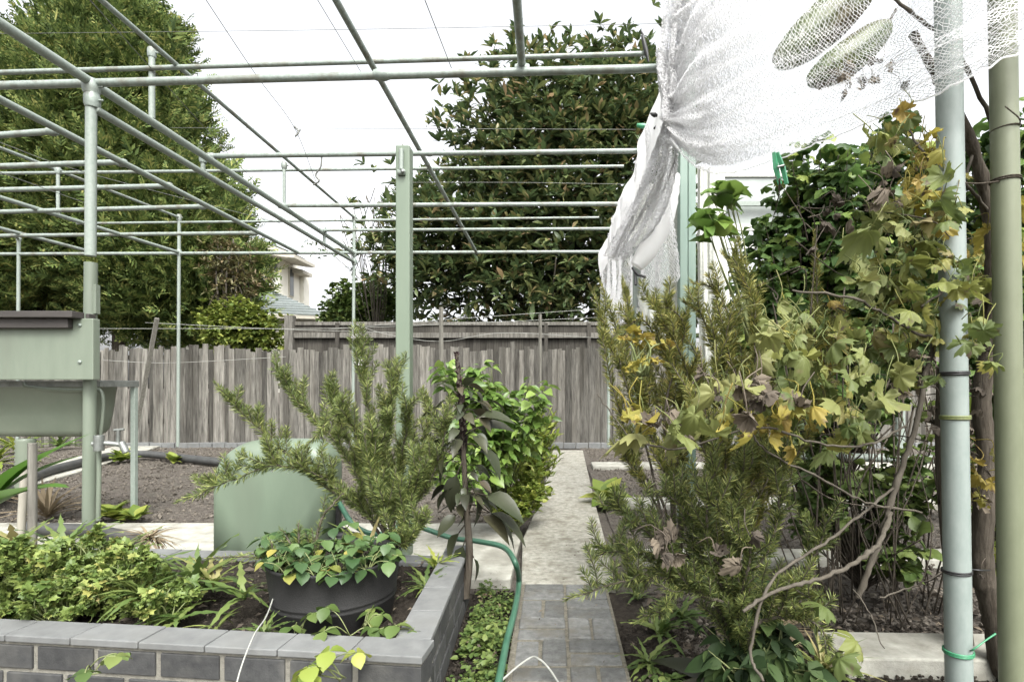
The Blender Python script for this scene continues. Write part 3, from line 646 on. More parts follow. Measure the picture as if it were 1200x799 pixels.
# right-hand rosemary thicket (three bushes)
yb=2.5; RR=G(790,690); 
m1=[ppl([(800,600),(790,500),(785,440),(770,400),(745,370),(720,400)],yb,RR,-.1),ppl([(790,600),(780,500),(790,430),(805,390),(790,365),(765,360)],yb,RR,-.2),ppl([(780,600),(745,540),(725,470),(712,420),(706,380)],yb,RR,.1),ppl([(790,600),(770,520),(740,430),(705,330)],yb,RR,.3),ppl([(780,620),(760,520),(735,440),(712,390),(698,345)],yb,RR,.2),ppl([(800,600),(780,480),(745,400),(728,322)],yb,RR,.4),
 ppl([(790,600),(800,480),(790,420),(770,365),(752,355)],yb,RR,0),ppl([(800,560),(810,460),(790,400),(768,372)],yb,RR,-.2),
 ppl([(780,620),(750,560),(730,530),(738,500)],yb,RR,-.1),ppl([(790,600),(800,500),(830,440),(800,380),(770,348)],yb,RR,.1),ppl([(795,600),(790,520),(765,460),(757,400)],yb,RR,.1),
 ppl([(800,600),(790,540),(800,480),(812,430)],yb,RR,-.1),ppl([(800,600),(760,500),(742,450),(750,420)],yb,RR,-.05)]
rosemary('rosemary_bush',RR,m1,'tall leggy rosemary with upright sprays in front of the hanging white net curtain','rosemary_y',9,(.07,.2),.0014,.032,.8,bare=.42)
RR=G(850,740); yb=2.05
m2=[ppl([(850,600),(820,500),(835,420),(820,370),(795,352)],yb,RR,0),ppl([(860,600),(880,500),(885,420),(880,350),(865,310)],yb,RR,-.1),ppl([(850,600),(850,520),(870,470),(900,440),(890,400)],yb,RR,-.1),ppl([(860,600),(900,540),(935,470),(945,400),(940,340)],yb,RR,-.1),ppl([(850,600),(835,480),(850,400),(840,345),(805,330)],yb,RR,.1),ppl([(860,600),(870,480),(850,420),(845,370),(838,318)],yb,RR,.1),ppl([(870,600),(900,480),(890,380),(870,330),(848,300)],yb,RR,.2),
 ppl([(870,620),(890,500),(860,440),(850,400),(860,360)],yb,RR,0),ppl([(860,620),(830,500),(800,440),(775,400)],yb,RR,0),ppl([(860,640),(845,560),(820,500),(818,450)],yb,RR,-.2),
 ppl([(850,640),(830,560),(850,500),(870,450)],yb,RR,-.2),ppl([(860,640),(900,560),(910,500),(905,440)],yb,RR,0),ppl([(880,620),(930,480),(955,380),(952,270)],yb,RR,.1),
 ppl([(880,600),(950,500),(960,420),(975,350)],yb,RR,.2),ppl([(840,640),(790,570),(760,520)],yb,RR,-.1)]
rosemary('rosemary_bush',RR,m2,'dense rosemary with curved tips in front of the teal post, left of the grape vine','rosemary_y',12,(.06,.18),.0014,.028,.8,bare=.2)
RR=G(880,800); yb=1.75
m3=[ppl([(830,690),(780,680),(720,690),(662,708)],yb,RR,-.1),ppl([(840,680),(780,640),(730,600),(700,585)],yb,RR,.1),ppl([(840,700),(770,660),(720,650),(690,660)],yb,RR,.1),
ppl([(850,680),(820,620),(790,590),(770,580)],yb,RR,0),ppl([(860,660),(860,580),(880,540),(870,510)],yb,RR,0),
 ppl([(850,690),(800,690),(780,710),(745,735)],yb,RR,-.1),ppl([(860,700),(830,640),(830,580),(845,540)],yb,RR,-.1),ppl([(870,700),(900,640),(915,570),(910,520)],yb,RR,-.1),
 ppl([(870,720),(930,680),(960,640),(965,600)],yb,RR,-.1),ppl([(870,700),(880,640),(850,600),(820,570)],yb,RR,-.15),ppl([(860,720),(820,690),(790,650),(780,620)],yb,RR,-.1),
 ppl([(880,740),(920,720),(960,730),(975,760)],yb,RR,-.2),ppl([(860,720),(900,700),(940,690),(950,720)],yb,RR,-.2),ppl([(860,700),(810,670),(770,665),(750,690)],yb,RR,.0)]
rosemary('rosemary_bush',RR,m3,'low spreading dark rosemary leaning over the brick paving at the lower right','rosemary_d',30,(.06,.18),.0015,.025,.55,bare=.15)
# generic leafy plant
def leafy(name,base,label,cat,blobs,ntw,nleaf,ln,tmpl,mat,stemmat='greenstem',stemr=.006,droop=.3,tw=.5,upd=.3,group=None,pet=0,extra=None,shell=0):
    """blobs: (px,py,Y,rx_px,ry_px,depth_m,weight)"""
    base=np.array(base,float); sb=MB(); lb=MB(); Wt=np.array([b[6] for b in blobs],float); Wt/=Wt.sum()
    tm=tmpl if isinstance(tmpl,list) else [tmpl]
    LL=[[] for _ in tm]; DD=[[] for _ in tm]; 
    for i in range(ntw):
        b=blobs[rng.choice(len(blobs),p=Wt)]
        u=nrm(rng.normal(0,1,3))*(R(shell,1)**(.45)); c=P(b[0],b[1],b[2]); k=b[2]/F
        e=c+np.array([u[0]*b[3]*k,u[1]*b[5],u[2]*b[4]*k])
        if e[2]<base[2]+.01: e[2]=base[2]+R(.01,.05)
        midp=base+(e-base)*.5+np.array([0,0,.12*np.linalg.norm(e-base)])+rng.normal(0,.02,3)
        q=cr([base+np.array([R(-.02,.02),R(-.02,.02),0]),midp,e],5)
        sb.tube(q,np.linspace(stemr,.0015,len(q)),4)
        qq,tt,_=along(q[-max(3,int(len(q)*tw)):],.01); n=nleaf
        ix=rng.integers(0,len(qq),n); ix[0]=len(qq)-1
        d=nrm(tt[ix]*.5+rdir(n,-.4,.9)+np.array([0,0,upd])); loc=qq[ix]+d*pet
        z=rng.integers(0,len(tm),n)
        for j in range(len(tm)):
            LL[j].append(loc[z==j]); DD[j].append(d[z==j])
    for j,T in enumerate(tm):
        l=np.concatenate(LL[j]); d=np.concatenate(DD[j]); n=len(l)
        if n:
            d=d-np.array([0,0,droop])
            lb.stamp(*T,frames(d,rng.normal(0,.6,n)),l,np.exp(rng.normal(0,.25,n))*ln)
    return plant(name,base,label,cat,[('stem',sb,stemmat),('foliage',lb,mat)]+(extra or []),group)
# pepper plant
leafy('pepper_plant',G(585,610),'leafy pepper plant with glossy drooping leaves right of the dark spiked amaranth','pepper plant',
  [(570,485,3.5,52,45,.25,3),(622,485,3.6,34,52,.2,1.6),(560,440,3.5,30,22,.15,1),(585,530,3.5,25,30,.2,1),(520,440,3.4,20,20,.15,.6),(540,560,3.4,40,40,.2,1.5)],150,11,.070,[LEAF,LEAFW],'pepper',droop=.75,pet=.02)
leafy('lime_herb',G(600,622),'low yellow-green herb clump at the left edge of the concrete path','herb',[(600,592,3.8,26,20,.15,2),(622,580,3.9,26,18,.2,2)],120,14,.04,LEAFW,'lime',droop=.1)
leafy('feathery_weed',G(612,595),'upright feathery lime weed spilling over the far part of the path','weed',[(632,530,4.2,26,42,.25,2),(638,505,4.3,22,30,.2,1),(615,560,4.0,28,26,.2,1.5)],150,16,.055,LEAFN,'lime',droop=.1,upd=.6)
# amaranth
AB=G(548,690); AB[2]=0
sb=MB(); lb=MB(); sp=MB()
st=cr([P(545,700,2.5),P(550,650,2.5),P(547,600,2.5),P(543,530,2.5),P(540,470,2.5),P(535,414,2.5)],8); sb.tube(st,np.linspace(.02,.006,len(st)),8)
q,tq,u=along(st[-17:],.0012); n=len(q); d=nrm(np.cross(tq,rdir(n))*1+tq*.8); sp.stamp(*leaf_t(.7,2,.3,.1),frames(d,R(0,6,n)),q,(1-u*.5)*R(.018,.042,n))
for (x,y,dx,dy,s) in ((543,500,.6,.35,.20),(540,480,-.9,.2,.16),(545,520,.9,-.2,.2),(545,535,-.4,-1,.2),(548,560,.5,-.9,.17),(548,580,.95,.1,.24),(548,590,.9,-.35,.24),(545,600,1,.05,.26),(550,620,-.35,-1,.17),(550,612,-.7,-.7,.15),(543,550,.2,-1,.2),(541,465,.4,.9,.12),(540,470,-.5,.7,.12),(543,530,-.8,-.5,.15),(548,640,.5,-.8,.13),(546,600,.95,-.1,.2),(545,510,1,.5,.18),(544,490,-.3,-.9,.15)):
    a=P(x,y,2.5); dd=nrm(np.array([dx,R(-.6,.2),dy])); e=a+dd*s*.45; sb.tube([a,(a+e)/2+np.array([0,0,.01]),e],.003,4)
    lb.stamp(*leaf_t(.5,5,.4,.45,.4),frames(np.array([dd+np.array([0,0,-.25])]),R(-.6,.6,1)),np.array([e]),s*.8)
for k in range(62):
    a=st[rng.integers(16,len(st)-6)]; g=R(0,6.28); dd=nrm(np.array([math.cos(g),math.sin(g),R(-.3,.5)])); s=R(.07,.15); e=a+dd*s*R(.3,1.1); lb.tube([a,(a+e)/2+np.array([0,0,.01]),e],.002,3)
    lb.stamp(*leaf_t(.5,5,.4,.45,.4),frames(np.array([dd+np.array([0,0,-.5])]),R(-.6,.6,1)),np.array([e]),s*.75)
plant('amaranth_plant',AB,'dark purple-green amaranth with a black seed spike beside the planter end','amaranth',[('stem',sb,'vinebark'),('foliage',lb,'amaranth'),('seed_spike',sp,'amspike')])
# stawberries in the pot and at its foot
def trifol(name,centers,n,label,ln,mat,lift=.07,tm=LEAFW,group=None,cat='strawberry plant',k3=3):
    lb=MB(); sb=MB(); c0=np.mean(centers,0)
    cs_=sorted([tuple(c) for c in centers]); sb.tube(cr(cs_+([tuple(np.array(cs_[0])+[.02,.01,0])] if len(cs_)==1 else []),4),.0022,5)
    for i in range(n):
        c=np.array(centers[rng.integers(len(centers))])+rng.normal(0,1,3)*np.array([.008,.008,0])
        dd=rdir(1,.0,.8)[0]; l=R(.04,.11); e=c+dd*l+np.array([0,0,lift*R(.3,1)])
        sb.tube(cr([c,(c+e)/2+np.array([0,0,.02]),e],3),.0018,4)
        a0=R(0,6.28); 
        for k in range(k3):
            a=a0+k*2*math.pi/k3; d=np.array([math.cos(a),math.sin(a),R(-.5,.05)])
            lb.stamp(*tm,frames(np.array([d]),R(-.3,.3,1)),np.array([e]),ln*R(.75,1.2))
    return plant(name,c0,label,cat,[('stem',sb,'greenstem'),('foliage',lb,mat)],group)
zt_=pc[2]+.2
SB=leaf_t(.85,4,.3,.3,.5)
trifol('strawberry_plant',[pc+np.array([.20*math.cos(a),.2*math.sin(a),.2]) for a in np.linspace(math.pi*.9,math.pi*1.9,9)]+[pc+np.array([x,.02,.22]) for x in (-.15,0,.12)],95,'strawberry plants spilling over the front rim of the black pot',.048,'straw_leaf',.05,SB)
trifol('strawberry_plant',[P(430,735,1.78),P(410,745,1.74),P(460,750,1.74)],11,'strawberry runner lying on the planter capping in front of the black pot',.05,'weed',.02,SB)
trifol('strawberry_plant',[P(345,748,1.78)],5,'small strawberry sprig at the front left foot of the black pot',.045,'weed',.02,SB)
trifol('strawberry_plant',[P(372,790,1.45),P(400,795,1.45)],6,'yellowing leaf sprig poking up in front of the planter bricks',.05,'lime',.03,SB)
trifol('strawberry_plant',[P(105,790,1.45)],3,'small green sprig poking up in front of the left planter bricks',.04,'weed',.02,SB)
# parsley/celery mass in planter, each clump a plant
PL=lobed_t(3,3,.35,.2,13,.10,1)
PLs=[lobed_t(s,3,.60,.3,19,.14,1) for s in (3,4,5)]
lab=['bushy green parsley clump at the far left end of the planter','parsley clump around the dark grey stake in the planter','broad parsley clump beside the sink pipe in the planter','parsley clump drooping over the left planter capping','parsley clump in front of the near frame post','sparse parsley clump beside the bare dark soil of the planter']
for i,(x,y,Y,rx,ry,n) in enumerate(((-5,675,1.95,50,50,55),(45,680,2.0,50,50,55),(110,662,2.1,52,48,60),(75,695,1.9,50,30,45),(150,680,2.0,50,42,50),(195,700,1.9,32,25,22))):
    leafy('parsley_clump',[P(x,0,Y)[0],Y,.165],lab[i],'herb',[(x,y,Y,rx,ry,.12,1)],int(n*1.5),15,.029,PLs,'parsley',stemr=.0035,droop=.25,tw=.35,upd=.4)
# jagged weeds (rosettes)
def rosette(name,base,n,ln,label,mat='weed',tm=None,el=(.2,.9),cat='weed',group=None,az=None):
    base=np.array(base,float); tm=tm or leaf_t(.24,7,.35,.55,.6); lb=MB()
    a=R(0,6.28,n) if az is None else R(az[0],az[1],n); e=R(*el,n); d=np.stack([np.cos(a)*np.cos(e),np.sin(a)*np.cos(e),np.sin(e)],-1)
    lb.stamp(*tm,frames(d,R(-.3,.3,n)),np.repeat(base[None],n,0)+rng.normal(0,.006,(n,3)),R(.6,1.1,n)*ln)
    o=build(name,lb,M[mat],label=label,cat=cat)
    if group: o['group']=group
    return o
def jag(w=.15,n=9):
    v=[];f=[]
    for i in range(n+1):
        t=i/n; ww=w/2*(math.sin(math.pi*t**.7)**.8 if 0<t<1 else .03)*(1.25 if i%2 else .55)
        z=.15*t-.6*t*t; v+=[(-ww,t-(.04 if i%2 else 0),z+.3*ww),(0,t,z),(ww,t-(.04 if i%2 else 0),z+.3*ww)]
    for i in range(n):
        a=i*3; f+=[[a,a+1,a+4,a+3],[a+1,a+2,a+5,a+4]]
    return np.array(v),np.array(f)
JAG=jag()
rosette('tall_weed',P(228,690,2.1),26,.24,'tall jagged weed with pale midribs just left of the green tank','weed',JAG,(.3,1.4))
rosette('tall_weed',P(130,660,2.3),24,.2,'arching jagged weed behind the parsley near the frame post','weed',JAG,(.2,1.2))
rosette('tall_weed',P(170,675,2.2),28,.2,'jagged weed leaning right towards the tank over the pale concrete','weed',JAG,(.1,.9))
rosette('tall_weed',P(285,700,1.95),14,.18,'jagged weed between the tank and the black pot','weed',JAG,(.1,.9))
rosette('tall_weed',P(210,725,1.85),10,.14,'small flat weed on the dark soil behind the planter capping','weed',JAG,(.0,.5))
rosette('tall_weed',P(255,735,1.8),12,.13,'yellowish weed at the foot of the capping left of the black pot','grassy',BLADE,(.0,.8))
rosette('tall_weed',P(335,640,2.3),12,.12,'leafy weed between the small rosemary sprigs and the tank','weed',JAG,(.1,.9))
rosette('tall_weed',P(500,690,2.2),18,.13,'green weed growing beside the side wall inside the planter','weed',JAG,(.2,1.1))
rosette('tall_weed',P(510,665,2.4),18,.12,'small bright weed at the far inner corner of the planter','lime',JAG,(.2,1.2))
rosette('tall_weed',P(430,655,2.25),24,.2,'grassy weed tuft behind the strawberry pot','grassy',BLADE,(.4,1.4),cat='grass tuft')
for i,(x,y,Y,s_,l_) in enumerate(((20,650,2.2,.2,'spiky weed rising behind the parsley at the left end'),(75,650,2.3,.2,'tall leafy weed between the dark stake and the frame post'),(110,700,1.95,.13,'pale jagged weed among the parsley near the capping'),(165,700,1.95,.14,'jagged weed at the right edge of the parsley'),(250,690,2.1,.16,'weed with long pale stalks against the tank base'),(310,745,1.75,.09,'small weed between the pot and the front capping'))):
    rosette('tall_weed',P(x,y,Y),20,s_,l_,'weed' if i%2 else 'grassy',JAG,(.3,1.3))
# banana-like leaf at left edge
rosette('broad_leaf_plant',P(-18,600,3.0),5,.5,'bright broad leaf hanging under the sink at the left edge','banana',leaf_t(.4,8,.2,.5,.5),(.6,1.4),cat='plant',az=(-.8,.8))
# dry grass by post
rosette('dry_grass_tuft',P(175,632,2.9),80,.16,'dry straw tuft on the concrete between the sink leg and the tank','drygrass',BLADE,(.0,.9),cat='grass tuft')
rosette('dry_grass_tuft',G(55,606),50,.35,'dry pale grass tuft beside the stakes under the sink','drygrass',BLADE,(.5,1.4),cat='grass tuft')
# bed weeds
for i,(x,y,s,lb_) in enumerate(((132,606,.17,'small bright weed on the soil next to the sink leg'),(160,608,.12,'tiny weed on the soil edge right of the sink leg'),(142,540,.22,'little weed beside the black irrigation pipe'),(203,541,.16,'small weed near the bend of the black irrigation pipe'),(712,588,.25,'yellow-green seedling beside the white edging right of the path'),(20,530,.5,'yellow-green weed patch left of the diagonal concrete strip'),(70,525,.4,'low weed patch behind the sink tub by the fence'),(-5,545,.5,'weed patch at the left edge below the sink'))):
    rosette('bed_weed',G(x,y),22,s,lb_,'lime' if i!=6 else 'weed',LEAFW if s<.3 else JAG,(.2,1.3))
# ground cover strip between planter and paving
def cover(name,poly_fn,n,z,ln,mat,label,tm=LEAFW,h=.06):
    lb=MB(); l=poly_fn(n); l[:,2]=z+R(0,h,len(l))*R(0,1,len(l)); d=rdir(len(l),-.1,.8); lb.stamp(*tm,frames(d,R(-.5,.5,len(l))),l,R(.5,1.2,len(l))*ln)
    return build(name,lb,M[mat],kind='stuff',label=label,cat='ground cover')
def clump_pts(x0,x1,y0,y1,nc,sp):
    cs=np.stack([R(x0,x1,nc),R(y0,y1,nc),np.zeros(nc)],-1)
    def f(n):
        k=rng.integers(0,nc,n); p=cs[k]+rng.normal(0,1,(n,3))*sp; p[:,0]=np.clip(p[:,0],x0,x1); return p
    return f
cover('ground_cover',clump_pts(-.36,-.19,1.0,2.7,34,.035),2300,-.03,.018,'weed','tiny-leaved yellow-green ground cover in the strip between planter and brick path')
cover('ground_cover',clump_pts(-.36,-.18,1.9,2.8,12,.04),900,-.03,.03,'weed','green creeping weeds near the planter end beside the hose')
cover('ground_cover',clump_pts(.27,.62,1.15,2.0,16,.05),1500,-.035,.035,'weed','green creeping weeds along the right edge of the brick paving')
for i,(x,y,s,lb_) in enumerate(((775,745,.17,'broad jagged leafy weed beside the right edge of the paving'),(760,780,.15,'low jagged weed at the bottom right corner of the paving'),(800,725,.18,'upright jagged weed under the low dark rosemary'),(748,700,.10,'small weed by the concrete edging at the paving corner'),(720,690,.07,'tiny weed between paving and concrete slab'))):
    rosette('jagged_weed',G(x,y,-.03),20,s,lb_,'weed',JAG,(.15,1.1))
def litter(name,x0,x1,y0,y1,n,z,ln,mat,label):
    lb=MB(); l=np.stack([R(x0,x1,n),R(y0,y1,n),R(z,z+.012,n)],-1); d=rdir(n,-.15,.3); lb.stamp(*leaf_t(.5,2,.6,.3),frames(d,R(-.8,.8,n)),l,np.exp(rng.normal(0,.4,n))*ln)
    return build(name,lb,M[mat],kind='stuff',label=label,cat='leaf litter')
litter('leaf_litter',.3,3.4,1.2,3.4,1500,-.03,.03,'dry','dry leaf litter scattered over the soil of the vine bed')
litter('leaf_litter',-.34,.26,1.2,3.6,110,.004,.010,'dry','scattered leaf crumbs on the paving and the concrete slab')
litter('leaf_litter',-2.3,-.5,1.75,2.6,500,.175,.022,'dry','dry leaf bits on the dark soil inside the planter')
litter('leaf_litter',-.36,-.18,1.2,2.8,160,-.02,.02,'drygrass','straw bits among the ground cover beside the planter')
# big dark leaves bottom right
rosette('broad_leaf_weed',G(860,815,-.03),10,.24,'dark broad-leaved plant at the bottom edge beneath the rosemary','amaranth',leaf_t(.42,6,.3,.6,.45),(.1,.8),cat='plant')
leafy('broad_leaf_weed',G(900,830),'dark broad-leaved bush at the bottom edge beneath the low dark rosemary','shrub',[(845,765,1.75,35,40,.15,1),(900,760,1.7,45,45,.15,1.3),(950,785,1.7,35,30,.15,.7),(880,700,1.8,40,30,.15,.6)],60,7,.062,[LEAF,LEAFW],'darkleaf',droop=.9,tw=.5)
rosette('grass_tuft',G(965,790,-.03),60,.16,'fine grass tuft in front of the concrete kerb','grassy',BLADE,(.5,1.4),cat='grass tuft')
rosette('grass_tuft',G(905,745,-.03),70,.2,'pale straw tuft under the low dark rosemary','drygrass',BLADE,(.2,1.2),cat='grass tuft')
build('low_rail',MB().tube([P(930,534,2.9),P(1210,541,2.9)],.022,12),M['galv2'],label='short pale horizontal pipe crossing behind the grape vine canes',cat='pipe')
# ---------------------------------------------------------------- right-hand posts
def post(name,a,b,r,mat,label): return build(name,MB().tube([a,b],r,20),M[mat],label=label,cat='post')
Yr=1.75
post('round_post',P(1124.5,840,Yr),P(1108,-160,Yr),.0375,'bluepost','thick pale blue-grey round post wound with wire in front of the vine')
post('round_post',P(1188,840,Yr),P(1172,-160,Yr),.0375,'olivepost','thick olive green round post at the right edge of the picture')
def ring(c,r,rw,mat,label,turns=2,tail=None,name='wire_tie'):
    a=np.linspace(0,2*math.pi*turns,24*turns); p=np.stack([c[0]+r*np.cos(a),c[1]+r*np.sin(a),c[2]+np.linspace(-.006,.006,len(a))],-1)
    if tail is not None: p=np.concatenate([p,cr([p[-1]]+tail,6)])
    return build(name,MB().tube(p,rw,5),M[mat],label=label,cat='wire tie')
ring(P(1118,438,Yr),.0395,.004,'black','black wire tie round the blue-grey post at mid height')
ring(P(1119,489,Yr),.040,.003,'greenstem','pale green twine tie round the blue-grey post at mid height',3)
ring(P(1121,669,Yr),.0395,.0028,'black','thin black wire tie low on the blue-grey post',2,[P(1150,668,1.74),P(1160,668,1.8)])
ring(P(1123,763,Yr),.0405,.0028,'peg','bright green plastic twine tied near the foot of the blue-grey post',3,[P(1140,761,1.70),P(1155,750,1.70),P(1167,742,1.70)])
ring(P(1178,212,Yr),.0395,.0026,'vinebark','brown tendril wrapped around the olive post',2,[P(1150,215,1.72),P(1122,214,1.73)])
ring(P(1178,153,Yr),.0395,.0022,'vinebark','thin tendril curl near the top of the olive post',1,[P(1195,140,1.7),P(1178,125,1.68)])
# ---------------------------------------------------------------- teal post, sheets, roller
tp=thing('teal_post',G(806,600),'faded teal square post holding the white net behind the rosemary','post')
build('shaft',MB().box((P(797,0,4.2)[0],4.2,0),(P(806,0,4.2)[0],4.3,P(0,60,4.2)[2])),M['teal'],tp,smooth=False,bevel=.004)
build('edge_channel',MB().box((P(807,0,4.2)[0],4.21,0),(P(816,0,4.2)[0],4.29,P(0,60,4.2)[2])),M['teal'],tp,smooth=False,bevel=.004)
def surfgrid(ctrl,nu,nv):
    ctrl=np.array([[P(*c) for c in row] for row in ctrl])  # rows v, cols u
    rows=[cr(list(r),12) for r in ctrl]; n=len(rows[0]); rows=np.array(rows)
    colsv=np.array([cr(list(rows[:,k]),12) for k in range(n)]).transpose(1,0,2)
    u=np.linspace(0,colsv.shape[1]-1,nu); v=np.linspace(0,colsv.shape[0]-1,nv)
    ui=np.minimum(u.astype(int),colsv.shape[1]-2); vi=np.minimum(v.astype(int),colsv.shape[0]-2); fu=(u-ui)[None,:,None]; fv=(v-vi)[:,None,None]
    a=colsv[vi][:,ui]; b=colsv[vi][:,ui+1]; c=colsv[vi+1][:,ui]; d=colsv[vi+1][:,ui+1]
    return (a*(1-fu)+b*fu)*(1-fv)+(c*(1-fu)+d*fu)*fv
def sheetmesh(ctrl,nu,nv,rip=.02,fr=14,jit=0,folds='u'):
    S=surfgrid(ctrl,nu,nv); U=np.linspace(0,1,nu)[None,:]; V=np.linspace(0,1,nv)[:,None]
    k=U if folds=='u' else V; o=V if folds=='u' else U
    w_=rip*(np.sin(k*fr*6.28+2*np.sin(o*3+1))+.5*np.sin(k*fr*2.3*6.28+3*o))
    du=np.gradient(S,axis=1); dv=np.gradient(S,axis=0); N=nrm(np.cross(du,dv)); S=S+N*w_[:,:,None]
    if jit: S=S+rng.normal(0,jit,S.shape)
    return S
def solid(S,mb=None):
    mb=mb or MB(); nv,nu,_=S.shape; i=(np.arange(nv-1)[:,None]*nu+np.arange(nu-1)[None,:]); return mb.add(S.reshape(-1,3),np.stack([i,i+1,i+nu+1,i+nu],-1).reshape(-1,4))
def netmesh(S,r,mb=None,fade=None):
    mb=mb or MB(); nv,nu,_=S.shape
    U,V=np.meshgrid(np.linspace(0,1,nu),np.linspace(0,1,nv)); ph=R(0,6,8)
    wob=sum(.006*np.sin((3+2*k)*U*3+(5+3*k)*V*2+ph[k]) *(1 if k<3 else .6) for k in range(5)); S=S+np.stack([wob*.3,wob,wob*.5],-1)
    I,J=np.meshgrid(np.arange(nv-1),np.arange(nu-1),indexing='ij'); ev=(I+J)%2==0
    a=np.concatenate([S[I[ev],J[ev]],S[I[~ev]+1,J[~ev]]]); b=np.concatenate([S[I[ev]+1,J[ev]+1],S[I[~ev],J[~ev]+1]])
    if fade is not None:
        uu=np.concatenate([U[I[ev],J[ev]],U[I[~ev],J[~ev]]]); kp=rng.random(len(uu))<np.clip((1-uu)/(1-fade),0,1); a=a[kp]; b=b[kp]
    n=len(a); d=nrm(b-a); x=nrm(np.cross(d,np.array([.3,.2,1.0]))); z=np.cross(x,d); rr=r
    vs=[]
    for p in (a,b):
        for k in range(3):
            t=k*2.094; vs.append(p+rr*(math.cos(t)*x+math.sin(t)*z))
    v=np.stack(vs,1).reshape(-1,3); o=(np.arange(n)*6)[:,None]
    for q in ([0,1,4,3],[1,2,5,4],[2,0,3,5]): mb.f.append(np.array(q)[None,:]+o+mb.n)
    mb.v.append(v); mb.n+=len(v); return mb
def yx(Y,X=.8,Z=3.2): return (CX+F*X/Y,CY-F*(Z-H)/Y,Y)
# long side curtain hanging from the pipe ends
ct=[[yx(Y,.82+o,z) for Y,o in ((3.85,.02),(4.9,0),(5.9,.02),(7,-.03),(8,0),(9.35,-.02))] for z in (3.22,2.75,2.2,1.75)]
cur=thing('net_curtain',P(*ct[0][2])*[1,1,0],'long white net curtain hanging from the ends of the overhead pipes','netting')
build('cloth_band',solid(sheetmesh([[yx(Y,.80+o,z) for Y,o in ((3.8,.0),(4.9,-.02),(5.9,.02),(7,-.03),(8,0),(9.35,-.05))] for z in (3.25,3.12,2.98,2.82)],120,20,.012,4)),M['sheet'],cur)
build('net_mesh',netmesh(sheetmesh(ct,380,100,.03,6,.003),.0024),M['net'],cur)
# cloth sheets round the teal post
sh=[('hanging_sheet',[[(817,195,4.5),(835,197,4.45),(850,200,4.5)],[(817,300,4.5),(836,300,4.45),(853,300,4.5)],[(819,400,4.5),(838,410,4.45),(862,420,4.5)],[(820,470,4.5),(840,480,4.45),(860,480,4.5)]],'white cloth sheet hanging straight down on the right of the teal post'),
 ('hanging_sheet',[[(770,180,4.4),(785,180,4.35),(797,185,4.4)],[(780,270,4.4),(788,270,4.35),(797,280,4.4)],[(787,360,4.4),(792,360,4.35),(799,370,4.4)],[(790,480,4.4),(794,490,4.35),(800,500,4.4)]],'narrow white cloth strip hanging on the left of the teal post'),
 ('hanging_sheet',[[(745,345,4.6),(765,350,4.5),(780,365,4.6)],[(750,370,4.6),(765,385,4.4),(778,398,4.6)],[(752,385,4.6),(766,402,4.4),(780,415,4.6)]],'crumpled scrap of white plastic low behind the rosemary tips'),
 ('hanging_sheet',[[(752,215,4.9),(772,215,4.85),(792,218,4.9)],[(735,290,4.9),(765,286,4.85),(792,285,4.9)]],'pale cloth panel behind the rolled white net')]
for nme,c,lb_ in sh: build(nme,solid(sheetmesh(c,40,60,.012,3)),M['sheet2'],label=lb_,cat='cloth sheet')
wp=thing('screen_panel',P(800,480,5.3)*[1,1,0],'grey screen panels with white bars behind the teal post and the vine','screen')
Yw=5.3
def wbox(x0,y0,x1,y1,mat,nm,dy=0,d=.03):
    a=P(x0,y1,Yw+dy); b=P(x1,y0,Yw+dy); build(nm,MB().box((a[0],Yw+dy,a[2]),(b[0],Yw+dy+d,b[2])),M[mat],wp,smooth=False)
wbox(745,282,795,360,'frost','pane'); wbox(745,274,795,281,'sheet2','bar',-.01); wbox(835,208,940,262,'frost','pane'); wbox(935,268,1050,340,'frost','pane')
for y0,y1 in ((200,207),(262,270),(283,291)): wbox(818,y0,1060,y1,'sheet2','bar',-.02)
wbox(818,236,1060,241,'galv2','bar',-.08)
for x in (930,1052): wbox(x,200,x+9,570,'galv2','upright',-.04,.05)
wbox(742,280,746,560,'galv2','upright',-.05,.04)
# roller
rl=thing('rolled_net',P(760,290,4.0),'rolled white net slanting down with a black clip at its end','netting')
rp_=cr([P(787,205,4.0),P(784,232,4.0),P(776,262,4.0),P(762,288,4.0),P(746,312,4.0)],8)
build('roll',MB().tube(rp_,np.interp(np.linspace(0,1,len(rp_)),[0,.3,.6,.85,1],[.062,.07,.076,.072,.05])*1.0+rng.normal(0,.0015,len(rp_)),16),M['sheet'],rl)
mb=MB(); mb.tube([P(741,314,3.95),P(748,322,3.9),P(757,325,3.9)],.010,6); mb.tube([P(744,316,3.95),P(745,334,3.9)],.010,6); build('clip',mb,M['black'],rl)
# clips
for i,(x,y,x2_,y2_,Y,lb_) in enumerate(((753,42,760,73,4.62,'tall black clip gripping the topmost crossbar end'),(749,168,752,184,5.3,'black clip on the second crossbar end against the net'),(764,134,771,136,4.3,'short black clip lying on the net above the green clip'),(768,151,776,143,4.3,'angled black clip beside the gathered net'))):
    mb=MB(); mb.tube([P(x,y,Y),P((x+x2_)/2,(y+y2_)/2,Y-.01),P(x2_,y2_,Y)],[.014,.020,.008],8); mb.tube([P(x+1,y,Y),P(x-2,y-5 if i<2 else y-1,Y)],.009,6)
    build('net_clip',mb,M['black'],label=lb_,cat='clip',group='clips holding the net')
build('net_clip',MB().tube([P(747,147,4.9),P(753,148,4.88),P(760,148,4.9)],[.018,.026,.018],8),M['peg'],label='small green clip on the net edge below the near crossbar',cat='clip',group='clips holding the net')
pg=thing('clothes_peg',P(917,198,2.4),'bright green clothes peg pinching the lower edge of the white net','clothes peg')
for s in (-1,1):
    a=P(909+s*2,179,2.4); b=P(918+s*4,216,2.4); build('jaw',MB().tube([a,(a+b)/2+np.array([s*.004,0,0]),b],[.009,.013,.009],4),M['peg'],pg,smooth=False)
